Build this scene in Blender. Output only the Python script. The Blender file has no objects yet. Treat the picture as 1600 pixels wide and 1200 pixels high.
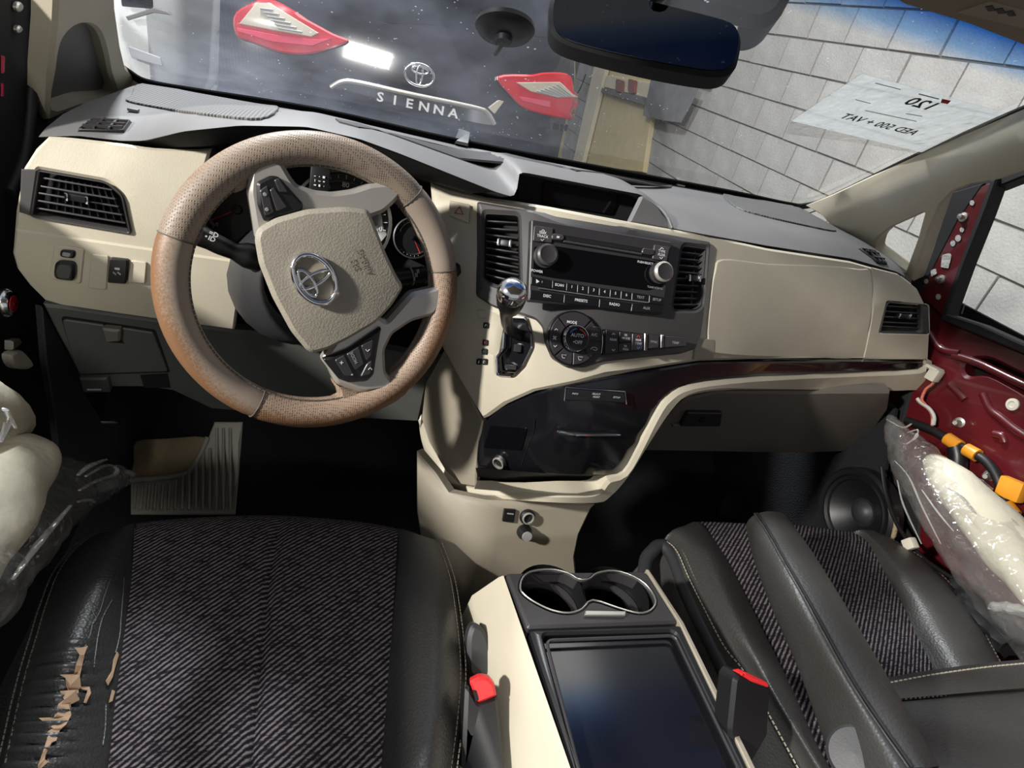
import bpy, bmesh, math, random
import numpy as np
from mathutils import Vector, Matrix
from mathutils.geometry import delaunay_2d_cdt
random.seed(7); np.random.seed(7)
SC = bpy.context.scene
COL = SC.collection

# ------------------------------------------------------------------ camera
YAW, PITCH, ROLL, FPX = 0.34487, 0.52135, 0.26883, 954.77
CAM = np.array([-0.35, 0.0, 1.12])
_f = np.array([math.sin(YAW)*math.cos(PITCH), math.cos(YAW)*math.cos(PITCH), -math.sin(PITCH)])
_r0 = np.array([math.cos(YAW), -math.sin(YAW), 0.0]); _u0 = np.cross(_r0, _f)
CR = math.cos(ROLL)*_r0 + math.sin(ROLL)*_u0
CU = -math.sin(ROLL)*_r0 + math.cos(ROLL)*_u0
CF = _f
cd = bpy.data.cameras.new('camera'); cam = bpy.data.objects.new('camera', cd); COL.objects.link(cam)
cd.sensor_width = 36.0; cd.lens = 36.0*FPX/1600.0; cd.clip_start = 0.02; cd.clip_end = 100
cam.matrix_world = Matrix(((CR[0], CU[0], -CF[0], CAM[0]), (CR[1], CU[1], -CF[1], CAM[1]), (CR[2], CU[2], -CF[2], CAM[2]), (0, 0, 0, 1)))
SC.camera = cam

# ------------------------------------------------------------------ light
SC.view_settings.view_transform = 'Standard'; SC.view_settings.look = 'None'
SC.view_settings.gamma = 1.0; SC.view_settings.use_curve_mapping = False
SC.view_settings.exposure = 0.25
W = bpy.data.worlds.new('garage_air'); SC.world = W; W.use_nodes = True
W.node_tree.nodes['Background'].inputs[0].default_value = (0.93, 0.95, 1.0, 1)
W.node_tree.nodes['Background'].inputs[1].default_value = 0.32
def lamp(name, loc, target, size, power, col=(1, 1, 1), spread=180):
    l = bpy.data.lights.new(name, 'AREA'); l.energy = power; l.color = col; l.shape = 'RECTANGLE'
    l.size, l.size_y = (size if isinstance(size, tuple) else (size, size))
    l.spread = math.radians(spread)
    o = bpy.data.objects.new(name, l); COL.objects.link(o); o.location = loc
    o.rotation_euler = (Vector(target)-Vector(loc)).to_track_quat('-Z', 'Y').to_euler()
    return o
lamp('unseen_lamp', (-2.7, -0.30, 2.02), (0.1, 0.8, 0.75), 0.16, 130, (1.0, 0.965, 0.91))
lamp('unseen_lamp', (-1.1, 3.3, 3.6), (-0.3, 0.7, 0.5), (0.35, 0.35), 215, (0.93, 0.96, 1.0))
lamp('unseen_lamp', (0.9, 3.2, 4.3), (2.3, 3.2, 0.6), (1.2, 3.0), 42, (1.0, 0.97, 0.92))  # unseen lamp added over the block wall to brighten it
lamp('unseen_lamp', (-0.6, -2.4, 2.6), (0.2, 0.8, 0.5), (1.2, 0.6), 75, (1.0, 0.97, 0.92))  # added rear fill, no real fixture, shines in through the open back

# ------------------------------------------------------------------ geometry helpers
def ray(px, py): return (px-800)/FPX*CR - (py-600)/FPX*CU + CF
def on_plane(px, py, p0, n):
    d = ray(px, py); return CAM + d*(np.dot(np.array(p0)-CAM, n)/np.dot(d, n))
def atX(px, py, v): return on_plane(px, py, (v, 0, 0), np.array((1., 0, 0)))
def atY(px, py, v): return on_plane(px, py, (0, v, 0), np.array((0, 1., 0)))
def atZ(px, py, v): return on_plane(px, py, (0, 0, v), np.array((0, 0, 1.)))
def nrm(v):
    v = np.array(v, float); return v/np.linalg.norm(v)

class Surf:
    """a plane p0 + u eu + v ev, raised by h(u, v) along n (towards the viewer)"""
    def __init__(s, p0, eu, ev, h=None):
        s.p0 = np.array(p0, float); s.eu = nrm(eu); s.ev = nrm(np.array(ev)-np.dot(ev, s.eu)*s.eu)
        s.n = np.cross(s.eu, s.ev); s.h = h or (lambda u, v: 0.0)
    def uv(s, P):
        d = np.array(P)-s.p0; return float(np.dot(d, s.eu)), float(np.dot(d, s.ev))
    def pt(s, u, v, off=0.0):
        P = s.p0 + u*s.eu + v*s.ev + s.n*s.h(u, v)
        return P + s.nor(u, v)*off if off else P
    def nor(s, u, v):
        e = 1e-3
        hu = (s.h(u+e, v)-s.h(u-e, v))/(2*e); hv = (s.h(u, v+e)-s.h(u, v-e))/(2*e)
        return nrm(s.n - hu*s.eu - hv*s.ev)
    def hit(s, px, py, off=0.0):
        hh = off; u = v = 0
        for _ in range(14):
            P = on_plane(px, py, s.p0+s.n*hh, s.n); u, v = s.uv(P); hh = s.h(u, v)+off
        return u, v
    def P(s, px, py, off=0.0):
        u, v = s.hit(px, py); return s.pt(u, v, off)

def smooth_px(pts, n=6, closed=True):
    p = np.array(pts, float); N = len(p); out = []
    rng = range(N) if closed else range(N-1)
    for i in rng:
        a, b, c, d = (p[(i-1) % N], p[i], p[(i+1) % N], p[(i+2) % N]) if closed else (p[max(i-1, 0)], p[i], p[i+1], p[min(i+2, N-1)])
        for k in range(n):
            t = k/n
            out.append(0.5*((2*b)+(c-a)*t+(2*a-5*b+4*c-d)*t*t+(3*b-a-3*c+d)*t**3))
    if not closed: out.append(p[-1])
    return [tuple(q) for q in out]
def rp(pts, r, n=4):
    """polygon with rounded corners (r: one radius or one per corner)"""
    p = np.array(pts, float); N = len(p); out = []
    for i in range(N):
        a, b, c = p[i-1], p[i], p[(i+1) % N]; rr = r[i] if isinstance(r, (list, tuple)) else r
        la, lc = np.linalg.norm(a-b), np.linalg.norm(c-b); rr = min(rr, la*.48, lc*.48)
        if rr <= 0: out.append(tuple(b)); continue
        s, e = b+(a-b)/la*rr, b+(c-b)/lc*rr
        for k in range(n+1):
            t = k/n; out.append(tuple((1-t)**2*s+2*t*(1-t)*b+t*t*e))
    return out
def ell(cx, cy, rx, ry, rot=0, n=32):
    c, s = math.cos(rot), math.sin(rot)
    return [(cx+rx*math.cos(t)*c-ry*math.sin(t)*s, cy+rx*math.cos(t)*s+ry*math.sin(t)*c) for t in [2*math.pi*i/n for i in range(n)]]
def area2(p):
    p = np.array(p); x, y = p[:, 0], p[:, 1]; return float(np.dot(x, np.roll(y, -1))-np.dot(y, np.roll(x, -1)))
def inside(q, poly):
    poly = np.array(poly); x, y = q[:, 0][:, None], q[:, 1][:, None]
    x1, y1 = poly[:, 0][None], poly[:, 1][None]; x2, y2 = np.roll(poly[:, 0], -1)[None], np.roll(poly[:, 1], -1)[None]
    with np.errstate(divide='ignore', invalid='ignore'):
        c = ((y1 > y) != (y2 > y)) & (x < (x2-x1)*(y-y1)/(y2-y1+1e-30)+x1)
    return (c.sum(1) % 2) == 1
def inset(p, b):
    p = np.array(p, float); N = len(p); out = np.zeros_like(p)
    for i in range(N):
        e1 = p[i]-p[i-1]; e2 = p[(i+1) % N]-p[i]
        n1 = np.array((-e1[1], e1[0]))/(np.linalg.norm(e1)+1e-12); n2 = np.array((-e2[1], e2[0]))/(np.linalg.norm(e2)+1e-12)
        m = n1+n2; L = np.linalg.norm(m)
        if L < 1e-6: m = n1; L = 1
        m = m/L; k = 1/max(0.5, float(np.dot(m, n1))); out[i] = p[i]+m*b*k
    return out

def props(o, label=None, cat=None, group=None, kind=None):
    if label: o['label'] = label
    if cat: o['category'] = cat
    if group: o['group'] = group
    if kind: o['kind'] = kind
    return o
def thing(name, label, cat, loc=(0, 0, 0), group=None, kind=None):
    o = bpy.data.objects.new(name, None); COL.objects.link(o); o.location = loc; o.empty_display_size = 0.05
    return props(o, label, cat, group, kind)
def link(name, me, mat, parent=None, smooth=35):
    o = bpy.data.objects.new(name, me); COL.objects.link(o)
    if mat is not None and not me.materials: me.materials.append(mat)
    if smooth:
        me.shade_smooth(); me.set_sharp_from_angle(angle=math.radians(smooth))
    if parent is not None:
        o.parent = parent
        L = Vector((0, 0, 0)); q = parent
        while q is not None: L += q.location; q = q.parent
        o.location = -L
    return o
def mesh(name, V, F, mat, parent=None, smooth=35):
    me = bpy.data.meshes.new(name); me.from_pydata([tuple(map(float, v)) for v in V], [], F); me.update()
    bm = bmesh.new(); bm.from_mesh(me); bmesh.ops.recalc_face_normals(bm, faces=bm.faces); bm.to_mesh(me); bm.free()
    return link(name, me, mat, parent, smooth)

def patch(name, outline, surf, mat, parent=None, thick=.004, off=0.0, bev=0.0, holes=(), grid=None, px=True, smooth=35, geo=False):
    """a solid slab whose face follows surf inside an outline given in picture points (traced onto the surface) or in u, v"""
    cv = (lambda L: [surf.hit(*q) for q in L]) if px else (lambda L: list(L))
    out = cv(outline)
    if area2(out) < 0: out = out[::-1]
    hl = []
    for h in holes:
        q = cv(h)
        if area2(q) > 0: q = q[::-1]
        hl.append(q)
    loops = [np.array(out)]+[np.array(q) for q in hl]
    inl = [inset(L, bev) if bev else L for L in loops]
    V2 = []; E = []
    for L in inl:
        s = len(V2); V2 += [tuple(q) for q in L]; n = len(L); E += [(s+i, s+(i+1) % n) for i in range(n)]
    nb = len(V2)
    if grid:
        lo, hi = np.min(inl[0], 0), np.max(inl[0], 0)
        gx, gy = np.meshgrid(np.arange(lo[0]+grid*.37, hi[0], grid), np.arange(lo[1]+grid*.41, hi[1], grid))
        q = np.stack([gx.ravel(), gy.ravel()], 1)
        if len(q):
            k = inside(q, inl[0])
            for L in inl[1:]: k &= ~inside(q, L)
            B = np.array(V2); q = q[k]
            if len(q):
                dmin = np.min(np.linalg.norm(q[:, None]-B[None], axis=2), 1); q = q[dmin > grid*.35]
                V2 += [tuple(z) for z in q]
    r = delaunay_2d_cdt([Vector(v) for v in V2], E, [], 0, 1e-7)
    rv, rf = r[0], r[2]
    cen = np.array([(sum(rv[i].x for i in f)/len(f), sum(rv[i].y for i in f)/len(f)) for f in rf])
    k = inside(cen, inl[0])
    for L in inl[1:]: k &= ~inside(cen, L)
    V = [surf.pt(v.x, v.y, off) for v in rv]; F = [tuple(f) for f, kk in zip(rf, k) if kk]
    orig = {}
    for i, o_ in enumerate(r[3]):
        for j in o_: orig[j] = i
    s = 0
    for L, I in zip(loops, inl):
        n = len(L); ring = [orig.get(s+i) for i in range(n)]
        cur = ring
        if bev:
            b0 = len(V); V += [surf.pt(q[0], q[1], off-bev) for q in L]; nx = list(range(b0, b0+n))
            F += [(cur[i], cur[(i+1) % n], nx[(i+1) % n], nx[i]) for i in range(n)]; cur = nx
        b0 = len(V); V += [surf.pt(q[0], q[1], off-thick) for q in L]; nx = list(range(b0, b0+n))
        F += [(cur[i], cur[(i+1) % n], nx[(i+1) % n], nx[i]) for i in range(n)]
        s += n
    return mesh(name, V, F, mat, parent, smooth)

def loft(name, rows, n, mat, parent=None, closed=False, smooth=50, sub=0, cap=False):
    """skin over polylines (each resampled to n points)"""
    R = []
    for row in rows:
        p = np.array(row, float); d = np.r_[0, np.cumsum(np.linalg.norm(np.diff(p, axis=0), axis=1))]
        t = np.linspace(0, d[-1], n); R.append(np.stack([np.interp(t, d, p[:, k]) for k in range(3)], 1))
    R = np.array(R)
    if sub:
        R2 = []
        for j in range(n): R2.append(smooth3(R[:, j], sub))
        R = np.transpose(np.array(R2), (1, 0, 2))
    m = len(R); V = R.reshape(-1, 3); F = []
    for i in range(m-1):
        for j in range(n-(0 if closed else 1)):
            F.append((i*n+j, i*n+(j+1) % n, (i+1)*n+(j+1) % n, (i+1)*n+j))
    if cap: F += [tuple(range(n)), tuple(range((m-1)*n, m*n))]
    return mesh(name, V, F, mat, parent, smooth)
def smooth3(p, n=6):
    p = np.array(p, float); N = len(p); out = []
    for i in range(N-1):
        a, b, c, d = p[max(i-1, 0)], p[i], p[i+1], p[min(i+2, N-1)]
        for k in range(n):
            t = k/n; out.append(0.5*((2*b)+(c-a)*t+(2*a-5*b+4*c-d)*t*t+(3*b-a-3*c+d)*t**3))
    out.append(p[-1]); return np.array(out)
def tube(name, pts, rad, mat, parent=None, seg=8, n=6, closed=False, flat=1.0, smooth=60):
    p = np.array(pts, float)
    if not closed and n > 1: p = smooth3(p, n)
    N = len(p); rr = np.interp(np.linspace(0, 1, N), np.linspace(0, 1, len(rad)), rad) if isinstance(rad, (list, tuple)) else np.full(N, rad)
    up = np.array((0.13, 0.21, 0.97)); V = []; F = []
    for i in range(N):
        t = nrm(p[(i+1) % N]-p[i-1]) if closed else nrm(p[min(i+1, N-1)]-p[max(i-1, 0)])
        a = np.cross(t, up); a = nrm(a); b = np.cross(a, t)
        for k in range(seg):
            w = 2*math.pi*k/seg; V.append(p[i]+rr[i]*(math.cos(w)*a+math.sin(w)*b*flat))
    for i in range(N if closed else N-1):
        for k in range(seg):
            i2 = (i+1) % N; F.append((i*seg+k, i*seg+(k+1) % seg, i2*seg+(k+1) % seg, i2*seg+k))
    if not closed: F += [tuple(range(seg)), tuple(range((N-1)*seg, N*seg))]
    return mesh(name, V, F, mat, parent, smooth)
def lathe(name, c, axis, prof, mat, parent=None, seg=24, smooth=40):
    """prof: (radius, height along axis) pairs"""
    ax = nrm(axis); a = nrm(np.cross(ax, (0.3, 0.1, 0.95))); b = np.cross(ax, a); V = []; F = []; c = np.array(c, float)
    for r_, h_ in prof:
        for k in range(seg):
            w = 2*math.pi*k/seg; V.append(c+ax*h_+r_*(math.cos(w)*a+math.sin(w)*b))
    for i in range(len(prof)-1):
        for k in range(seg): F.append((i*seg+k, i*seg+(k+1) % seg, (i+1)*seg+(k+1) % seg, (i+1)*seg+k))
    return mesh(name, V, F, mat, parent, smooth)
def hexa(name, P8, mat, parent=None, bev=0.0, smooth=35):
    F = [(0, 1, 2, 3), (4, 7, 6, 5), (0, 4, 5, 1), (1, 5, 6, 2), (2, 6, 7, 3), (3, 7, 4, 0)]
    me = bpy.data.meshes.new(name); me.from_pydata([tuple(map(float, v)) for v in P8], [], F)
    bm = bmesh.new(); bm.from_mesh(me); bmesh.ops.recalc_face_normals(bm, faces=bm.faces)
    if bev: bmesh.ops.bevel(bm, geom=list(bm.edges), offset=bev, segments=2, affect='EDGES', profile=.6)
    bm.to_mesh(me); bm.free(); return link(name, me, mat, parent, smooth)
def box(name, c, ax, ay, az, sx, sy, sz, mat, parent=None, bev=0.0):
    c = np.array(c, float); ax, ay, az = nrm(ax)*sx/2, nrm(ay)*sy/2, nrm(az)*sz/2
    return hexa(name, [c-ax-ay-az, c+ax-ay-az, c+ax+ay-az, c-ax+ay-az, c-ax-ay+az, c+ax-ay+az, c+ax+ay+az, c-ax+ay+az], mat, parent, bev)
def cuboid(name, lo, hi, mat, parent=None, bev=0.0):
    lo, hi = np.array(lo, float), np.array(hi, float)
    return box(name, (lo+hi)/2, (1, 0, 0), (0, 1, 0), (0, 0, 1), *(hi-lo), mat, parent, bev)
def text(name, body, P, ex, ey, size, mat, parent=None, ext=0.0002, wide=1.0):
    cu = bpy.data.curves.new(name, 'FONT'); cu.body = body; cu.size = 1.0; cu.align_x = 'CENTER'; cu.align_y = 'CENTER'; cu.resolution_u = 2
    cu.offset = 0.02
    t = bpy.data.objects.new('tmp', cu); COL.objects.link(t); dg = bpy.context.evaluated_depsgraph_get(); dg.update()
    me = bpy.data.meshes.new_from_object(t.evaluated_get(dg)); bpy.data.objects.remove(t); bpy.data.curves.remove(cu)
    me.materials.clear()
    ex = nrm(ex); ey = nrm(np.array(ey)-np.dot(ey, ex)*ex); ez = np.cross(ex, ey); P = np.array(P, float)
    for v in me.vertices:
        q = P + size*wide*v.co.x*ex + size*v.co.y*ey + ext*ez; v.co = tuple(q)
    me.name = name
    return link(name, me, mat, parent, 0)
def join_boxes(name, items, mat, parent=None):
    """many small hexahedra as one part: items are lists of 8 points"""
    V = []; F = []; f0 = [(0, 1, 2, 3), (4, 7, 6, 5), (0, 4, 5, 1), (1, 5, 6, 2), (2, 6, 7, 3), (3, 7, 4, 0)]
    for P8 in items:
        s = len(V); V += list(P8); F += [tuple(s+i for i in f) for f in f0]
    return mesh(name, V, F, mat, parent, 0)
def box8(c, ax, ay, az, sx, sy, sz):
    c = np.array(c, float); ax, ay, az = nrm(ax)*sx/2, nrm(ay)*sy/2, nrm(az)*sz/2
    return [c-ax-ay-az, c+ax-ay-az, c+ax+ay-az, c-ax+ay-az, c-ax-ay+az, c+ax-ay+az, c+ax+ay+az, c-ax+ay+az]
def stitches(name, pts, mat, parent, pitch=.008, ln=.005, w=.0016, up=(0, 0, 1)):
    p = smooth3(pts, 8); d = np.r_[0, np.cumsum(np.linalg.norm(np.diff(p, axis=0), axis=1))]; it = []
    for s in np.arange(pitch/2, d[-1], pitch):
        c = np.array([np.interp(s, d, p[:, k]) for k in range(3)]); c2 = np.array([np.interp(s+.001, d, p[:, k]) for k in range(3)])
        t = c2-c
        if np.linalg.norm(t) < 1e-9: continue
        a = np.cross(t, up); it.append(box8(c, t, a, np.cross(a, t), ln, w, w))
    return join_boxes(name, it, mat, parent)
# ------------------------------------------------------------------ materials
def srgb(r, g, b):
    f = lambda c: c/12.92 if c <= .04045 else ((c+.055)/1.055)**2.4
    return (f(r/255), f(g/255), f(b/255), 1)
class M:
    def __init__(s, name):
        s.m = bpy.data.materials.new(name); s.m.use_nodes = True; s.t = s.m.node_tree; s.N = s.t.nodes
        s.b = s.N['Principled BSDF']; s.out = s.N['Material Output']
    def n(s, typ, **kw):
        q = s.N.new(typ)
        for k, v in kw.items():
            if hasattr(q, k): setattr(q, k, v)
            else: q.inputs[k.replace('_', ' ')].default_value = v
        return q
    def l(s, a, b): s.t.links.new(a, b)
    def set(s, **kw):
        for k, v in kw.items(): s.b.inputs[k.replace('_', ' ')].default_value = v
        return s
    def coord(s, scale=(1, 1, 1), rot=(0, 0, 0), loc=(0, 0, 0)):
        tc = s.n('ShaderNodeTexCoord'); mp = s.n('ShaderNodeMapping')
        mp.inputs['Scale'].default_value = scale; mp.inputs['Rotation'].default_value = rot; mp.inputs['Location'].default_value = loc
        s.l(tc.outputs['Object'], mp.inputs[0]); return mp.outputs[0]
    def noise(s, scale, detail=3, co=None, rough=.55):
        q = s.n('ShaderNodeTexNoise'); q.inputs['Scale'].default_value = scale; q.inputs['Detail'].default_value = detail; q.inputs['Roughness'].default_value = rough
        s.l(co if co is not None else s.coord(), q.inputs['Vector']); return q.outputs['Fac']
    def ramp(s, fac, stops):
        q = s.n('ShaderNodeValToRGB'); e = q.color_ramp.elements
        while len(e) < len(stops): e.new(.5)
        for a, (p_, c) in zip(e, stops): a.position = p_; a.color = c if len(c) == 4 else (*c, 1)
        s.l(fac, q.inputs[0]); return q.outputs[0]
    def bump(s, h, strength=.2, dist=.001):
        q = s.n('ShaderNodeBump'); q.inputs['Strength'].default_value = strength; q.inputs['Distance'].default_value = dist
        s.l(h, q.inputs['Height']); s.l(q.outputs[0], s.b.inputs['Normal'])
    def mixc(s, fac, a, b):
        q = s.n('ShaderNodeMix', data_type='RGBA')
        for i, v in ((6, a), (7, b)):
            if isinstance(v, tuple): q.inputs[i].default_value = v
            else: s.l(v, q.inputs[i])
        if isinstance(fac, float): q.inputs[0].default_value = fac
        else: s.l(fac, q.inputs[0])
        return q.outputs[2]
def m_map(m, v, a, b):
    q = m.n('ShaderNodeMapRange'); q.inputs['From Min'].default_value = a; q.inputs['From Max'].default_value = b; m.l(v, q.inputs['Value']); return q.outputs[0]
def plastic(name, col, rough=.5, grain=0, gs=.15, var=.06, gd=.0006, spec=.5):
    m = M(name); m.set(Roughness=rough); m.b.inputs['Specular IOR Level'].default_value = spec
    c = srgb(*col); d = tuple(x*(1-var*2) for x in c[:3])+(1,)
    m.l(m.ramp(m.noise(9, 4), [(.3, d), (.7, c)]), m.b.inputs['Base Color'])
    if grain: m.bump(m.noise(grain, 2), gs, gd)
    return m.m
MAT = {}
MAT['beige'] = plastic('beige_soft_plastic', (196, 188, 168), .5, 420, .35)
MAT['beige_smooth'] = plastic('beige_smooth_plastic', (198, 190, 170), .42, 900, .08)
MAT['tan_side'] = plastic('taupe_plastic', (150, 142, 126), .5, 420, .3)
MAT['pad'] = plastic('grey_dash_pad', (106, 105, 105), .55, 520, .35)
MAT['pad_dark'] = plastic('dark_grey_trim', (48, 48, 50), .5, 500, .2)
MAT['knee'] = plastic('grey_knee_plastic', (86, 87, 84), .52, 520, .3)
MAT['glove'] = plastic('warm_grey_plastic', (112, 106, 98), .5, 520, .3)
MAT['bezel'] = plastic('charcoal_bezel', (70, 68, 68), .42, 700, .1)
MAT['bezel2'] = plastic('charcoal_face', (56, 54, 56), .38, 700, .08)
MAT['black'] = plastic('black_plastic', (22, 22, 24), .4, 600, .1)
MAT['blackmatte'] = plastic('matte_black', (13, 13, 15), .8)
MAT['gloss'] = plastic('gloss_black', (20, 20, 24), .14, var=.02)
MAT['screen'] = plastic('dark_screen', (10, 10, 14), .1, var=.01)
MAT['silver'] = plastic('silver_paint', (186, 182, 174), .3, var=.03); MAT['silver'].node_tree.nodes['Principled BSDF'].inputs['Metallic'].default_value = .45
def chrome():
    m = M('chrome'); m.set(Metallic=1.0, Roughness=.12); m.b.inputs['Base Color'].default_value = (.85, .85, .87, 1); return m.m
MAT['chrome'] = chrome()
def metal():
    m = M('zinc_metal'); m.set(Metallic=.9, Roughness=.35); m.b.inputs['Base Color'].default_value = (.62, .6, .55, 1); return m.m
MAT['metal'] = metal()
MAT['white'] = plastic('white_print', (225, 225, 225), .5)
MAT['greyprint'] = plastic('grey_print', (150, 150, 150), .5)
MAT['redprint'] = plastic('red_print', (215, 60, 55), .5)
MAT['blueprint'] = plastic('blue_print', (60, 110, 200), .5)
MAT['greenprint'] = plastic('green_print', (70, 120, 80), .5)
MAT['whiteplastic'] = plastic('white_plastic', (214, 208, 190), .4)
MAT['orange'] = plastic('orange_tape', (226, 150, 40), .4)
MAT['red_button'] = plastic('red_plastic', (232, 48, 52), .35, var=.02)
MAT['rubber'] = plastic('rubber_mat', (165, 162, 150), .5, 300, .3)
MAT['carpet'] = plastic('black_carpet', (13, 14, 19), .95, 260, 1.0, gd=.004)
MAT['carpet_brown'] = plastic('brown_carpet', (170, 152, 120), .95, 220, .9, var=.2, gd=.003)
MAT['headliner'] = plastic('headliner_cloth', (176, 166, 148), .9, 600, .3)
MAT['visor'] = plastic('visor_vinyl', (150, 138, 120), .6, 500, .3)
def leather(name, col, rough=.42, s=330, st=.5):
    m = M(name); c = srgb(*col); m.set(Roughness=rough)
    m.l(m.ramp(m.noise(14, 4), [(.3, tuple(x*.75 for x in c[:3])), (.75, c[:3])]), m.b.inputs['Base Color'])
    v = m.n('ShaderNodeTexVoronoi'); v.inputs['Scale'].default_value = s; m.l(m.coord(), v.inputs['Vector'])
    m.bump(v.outputs['Distance'], st, .0008); return m.m
MAT['leather'] = leather('black_leather', (48, 48, 48))
MAT['leather2'] = leather('charcoal_leather', (58, 57, 55), .45)
def fabric():
    m = M('striped_seat_fabric'); m.set(Roughness=.95); m.b.inputs['Specular IOR Level'].default_value = .15
    co = m.coord(rot=(0, 0, math.radians(-42)))
    w = m.n('ShaderNodeTexWave', wave_type='BANDS', bands_direction='Y'); w.inputs['Scale'].default_value = 54; w.inputs['Distortion'].default_value = .9
    w.inputs['Detail'].default_value = 2; w.inputs['Detail Scale'].default_value = 1.6; m.l(co, w.inputs['Vector'])
    sc = m.coord(scale=(70, 330, 200), rot=(0, 0, math.radians(-42)))
    a = m_map(m, m.noise(1.0, 2, sc), .12, .62); b = m.noise(520, 2)
    q = m.n('ShaderNodeMath', operation='MULTIPLY'); m.l(w.outputs['Fac'], q.inputs[0]); m.l(a, q.inputs[1])
    q2 = m.n('ShaderNodeMath', operation='MULTIPLY_ADD'); m.l(b, q2.inputs[0]); q2.inputs[1].default_value = .5; m.l(q.outputs[0], q2.inputs[2])
    m.l(m.ramp(q2.outputs[0], [(.34, srgb(20, 19, 24)), (.60, srgb(44, 41, 45)), (1.0, srgb(120, 110, 112))]), m.b.inputs['Base Color'])
    m.bump(q2.outputs[0], .7, .002); return m.m
MAT['fabric'] = fabric()
MAT['thread'] = plastic('light_thread', (176, 168, 150), .7)
MAT['thread_dark'] = plastic('dark_thread', (92, 88, 80), .7)
MAT['foam'] = plastic('exposed_backing', (176, 146, 118), .85, 300, .5)
WHEEL_C = CAM+(np.array((-.365, .7598, .7736))-CAM)*.958
def wheel_leather(name, perf, wear, tan=(150, 136, 122)):
    """tan leather rubbed brown on its outer side; wear: how far the brown reaches"""
    m = M(name); m.set(Roughness=.5); base = srgb(*tan); brown = srgb(126, 92, 64)
    n1 = m.noise(6, 3); n2 = m.noise(420, 3)
    vm = m.n('ShaderNodeVectorMath', operation='DISTANCE'); tc = m.n('ShaderNodeTexCoord'); m.l(tc.outputs['Object'], vm.inputs[0]); vm.inputs[1].default_value = tuple(WHEEL_C)
    mr = m.n('ShaderNodeMapRange', clamp=False); mr.inputs['From Min'].default_value = .148; mr.inputs['From Max'].default_value = .182; mr.inputs['To Max'].default_value = .8; m.l(vm.outputs['Value'], mr.inputs['Value'])
    q = m.n('ShaderNodeMath', operation='MULTIPLY_ADD'); m.l(n2, q.inputs[0]); q.inputs[1].default_value = .7; m.l(n1, q.inputs[2])
    q2 = m.n('ShaderNodeMath', operation='ADD'); m.l(q.outputs[0], q2.inputs[0]); m.l(mr.outputs[0], q2.inputs[1])
    hf = m.n('ShaderNodeMath', operation='MULTIPLY'); m.l(q2.outputs[0], hf.inputs[0]); hf.inputs[1].default_value = .5
    c = m.ramp(hf.outputs[0], [(wear, base), (wear+.16, brown)])
    if perf:
        v = m.n('ShaderNodeTexVoronoi'); v.inputs['Scale'].default_value = 370; v.inputs['Randomness'].default_value = .05; m.l(m.coord(), v.inputs['Vector'])
        d = m.ramp(v.outputs['Distance'], [(.2, (0, 0, 0)), (.42, (1, 1, 1))]); m.bump(d, .45, .0008)
        c = m.mixc(d, m.mixc(.6, c, srgb(70, 52, 40)), c)
    else: m.bump(n2, .15, .0005)
    m.l(c, m.b.inputs['Base Color']); return m.m
MAT['rim_perf'] = wheel_leather('perforated_tan_leather', True, .80, (142, 127, 112))
MAT['rim_perf_worn'] = wheel_leather('worn_perforated_tan_leather', True, .50, (160, 138, 120))
MAT['rim_smooth'] = wheel_leather('smooth_tan_leather', False, .88)
MAT['rim_worn'] = wheel_leather('worn_tan_leather', False, .56)
MAT['airbag'] = leather('beige_airbag_skin', (168, 161, 146), .5, 420, .35)
def paint(name, col, rough=.25, coat=.6):
    m = M(name); m.set(Roughness=rough); m.b.inputs['Coat Weight'].default_value = coat; m.b.inputs['Coat Roughness'].default_value = .05
    c = srgb(*col); m.l(m.ramp(m.noise(400, 2), [(.3, tuple(x*.8 for x in c[:3])), (.7, c[:3])]), m.b.inputs['Base Color']); return m.m
MAT['red_paint'] = paint('dark_red_paint', (84, 16, 23), .34)
MAT['van_black'] = paint('black_car_paint', (22, 23, 30), .12)
MAT['van_white'] = paint('white_car_paint', (225, 226, 222), .25)
MAT['lamp_red'] = paint('red_lamp_lens', (188, 20, 34), .12)
MAT['lamp_red2'] = paint('pale_red_lamp_lens', (205, 60, 88), .12)
MAT['lamp_clear'] = paint('clear_lamp_lens', (178, 170, 154), .15)
MAT['van_glass'] = plastic('dark_window_glass', (20, 22, 26), .05, var=.01)
def film(name, op=.25):
    m = M(name); m.set(Roughness=.45); m.b.inputs['Base Color'].default_value = (.78, .78, .74, 1)
    tr = m.n('ShaderNodeBsdfTransparent'); gl = m.n('ShaderNodeBsdfGlossy'); gl.inputs['Roughness'].default_value = .08
    fr = m.n('ShaderNodeLayerWeight'); fr.inputs['Blend'].default_value = .25
    mr = m.n('ShaderNodeMapRange'); mr.inputs['To Min'].default_value = op*.35; mr.inputs['To Max'].default_value = min(1, op*2.5); m.l(fr.outputs['Facing'], mr.inputs['Value'])
    mx = m.n('ShaderNodeMixShader'); m.l(mr.outputs[0], mx.inputs[0]); m.l(tr.outputs[0], mx.inputs[1]); m.l(gl.outputs[0], mx.inputs[2])
    m2 = m.n('ShaderNodeMixShader'); m2.inputs[0].default_value = op*.35; m.l(mx.outputs[0], m2.inputs[1]); m.l(m.b.outputs[0], m2.inputs[2])
    m.l(m2.outputs[0], m.out.inputs[0])
    q = m.n('ShaderNodeBump'); q.inputs['Strength'].default_value = 1.0; q.inputs['Distance'].default_value = .016; m.l(m.noise(26, 2), q.inputs['Height']); m.l(q.outputs[0], gl.inputs['Normal']); m.l(q.outputs[0], fr.inputs['Normal'])
    return m.m
MAT['film'] = film('clear_plastic_film', .2); MAT['film_dense'] = film('dense_plastic_film', .75)
MAT['wrapped'] = plastic('off_white_foam', (212, 206, 184), .7, 60, .5, .12, gd=.004)
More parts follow.
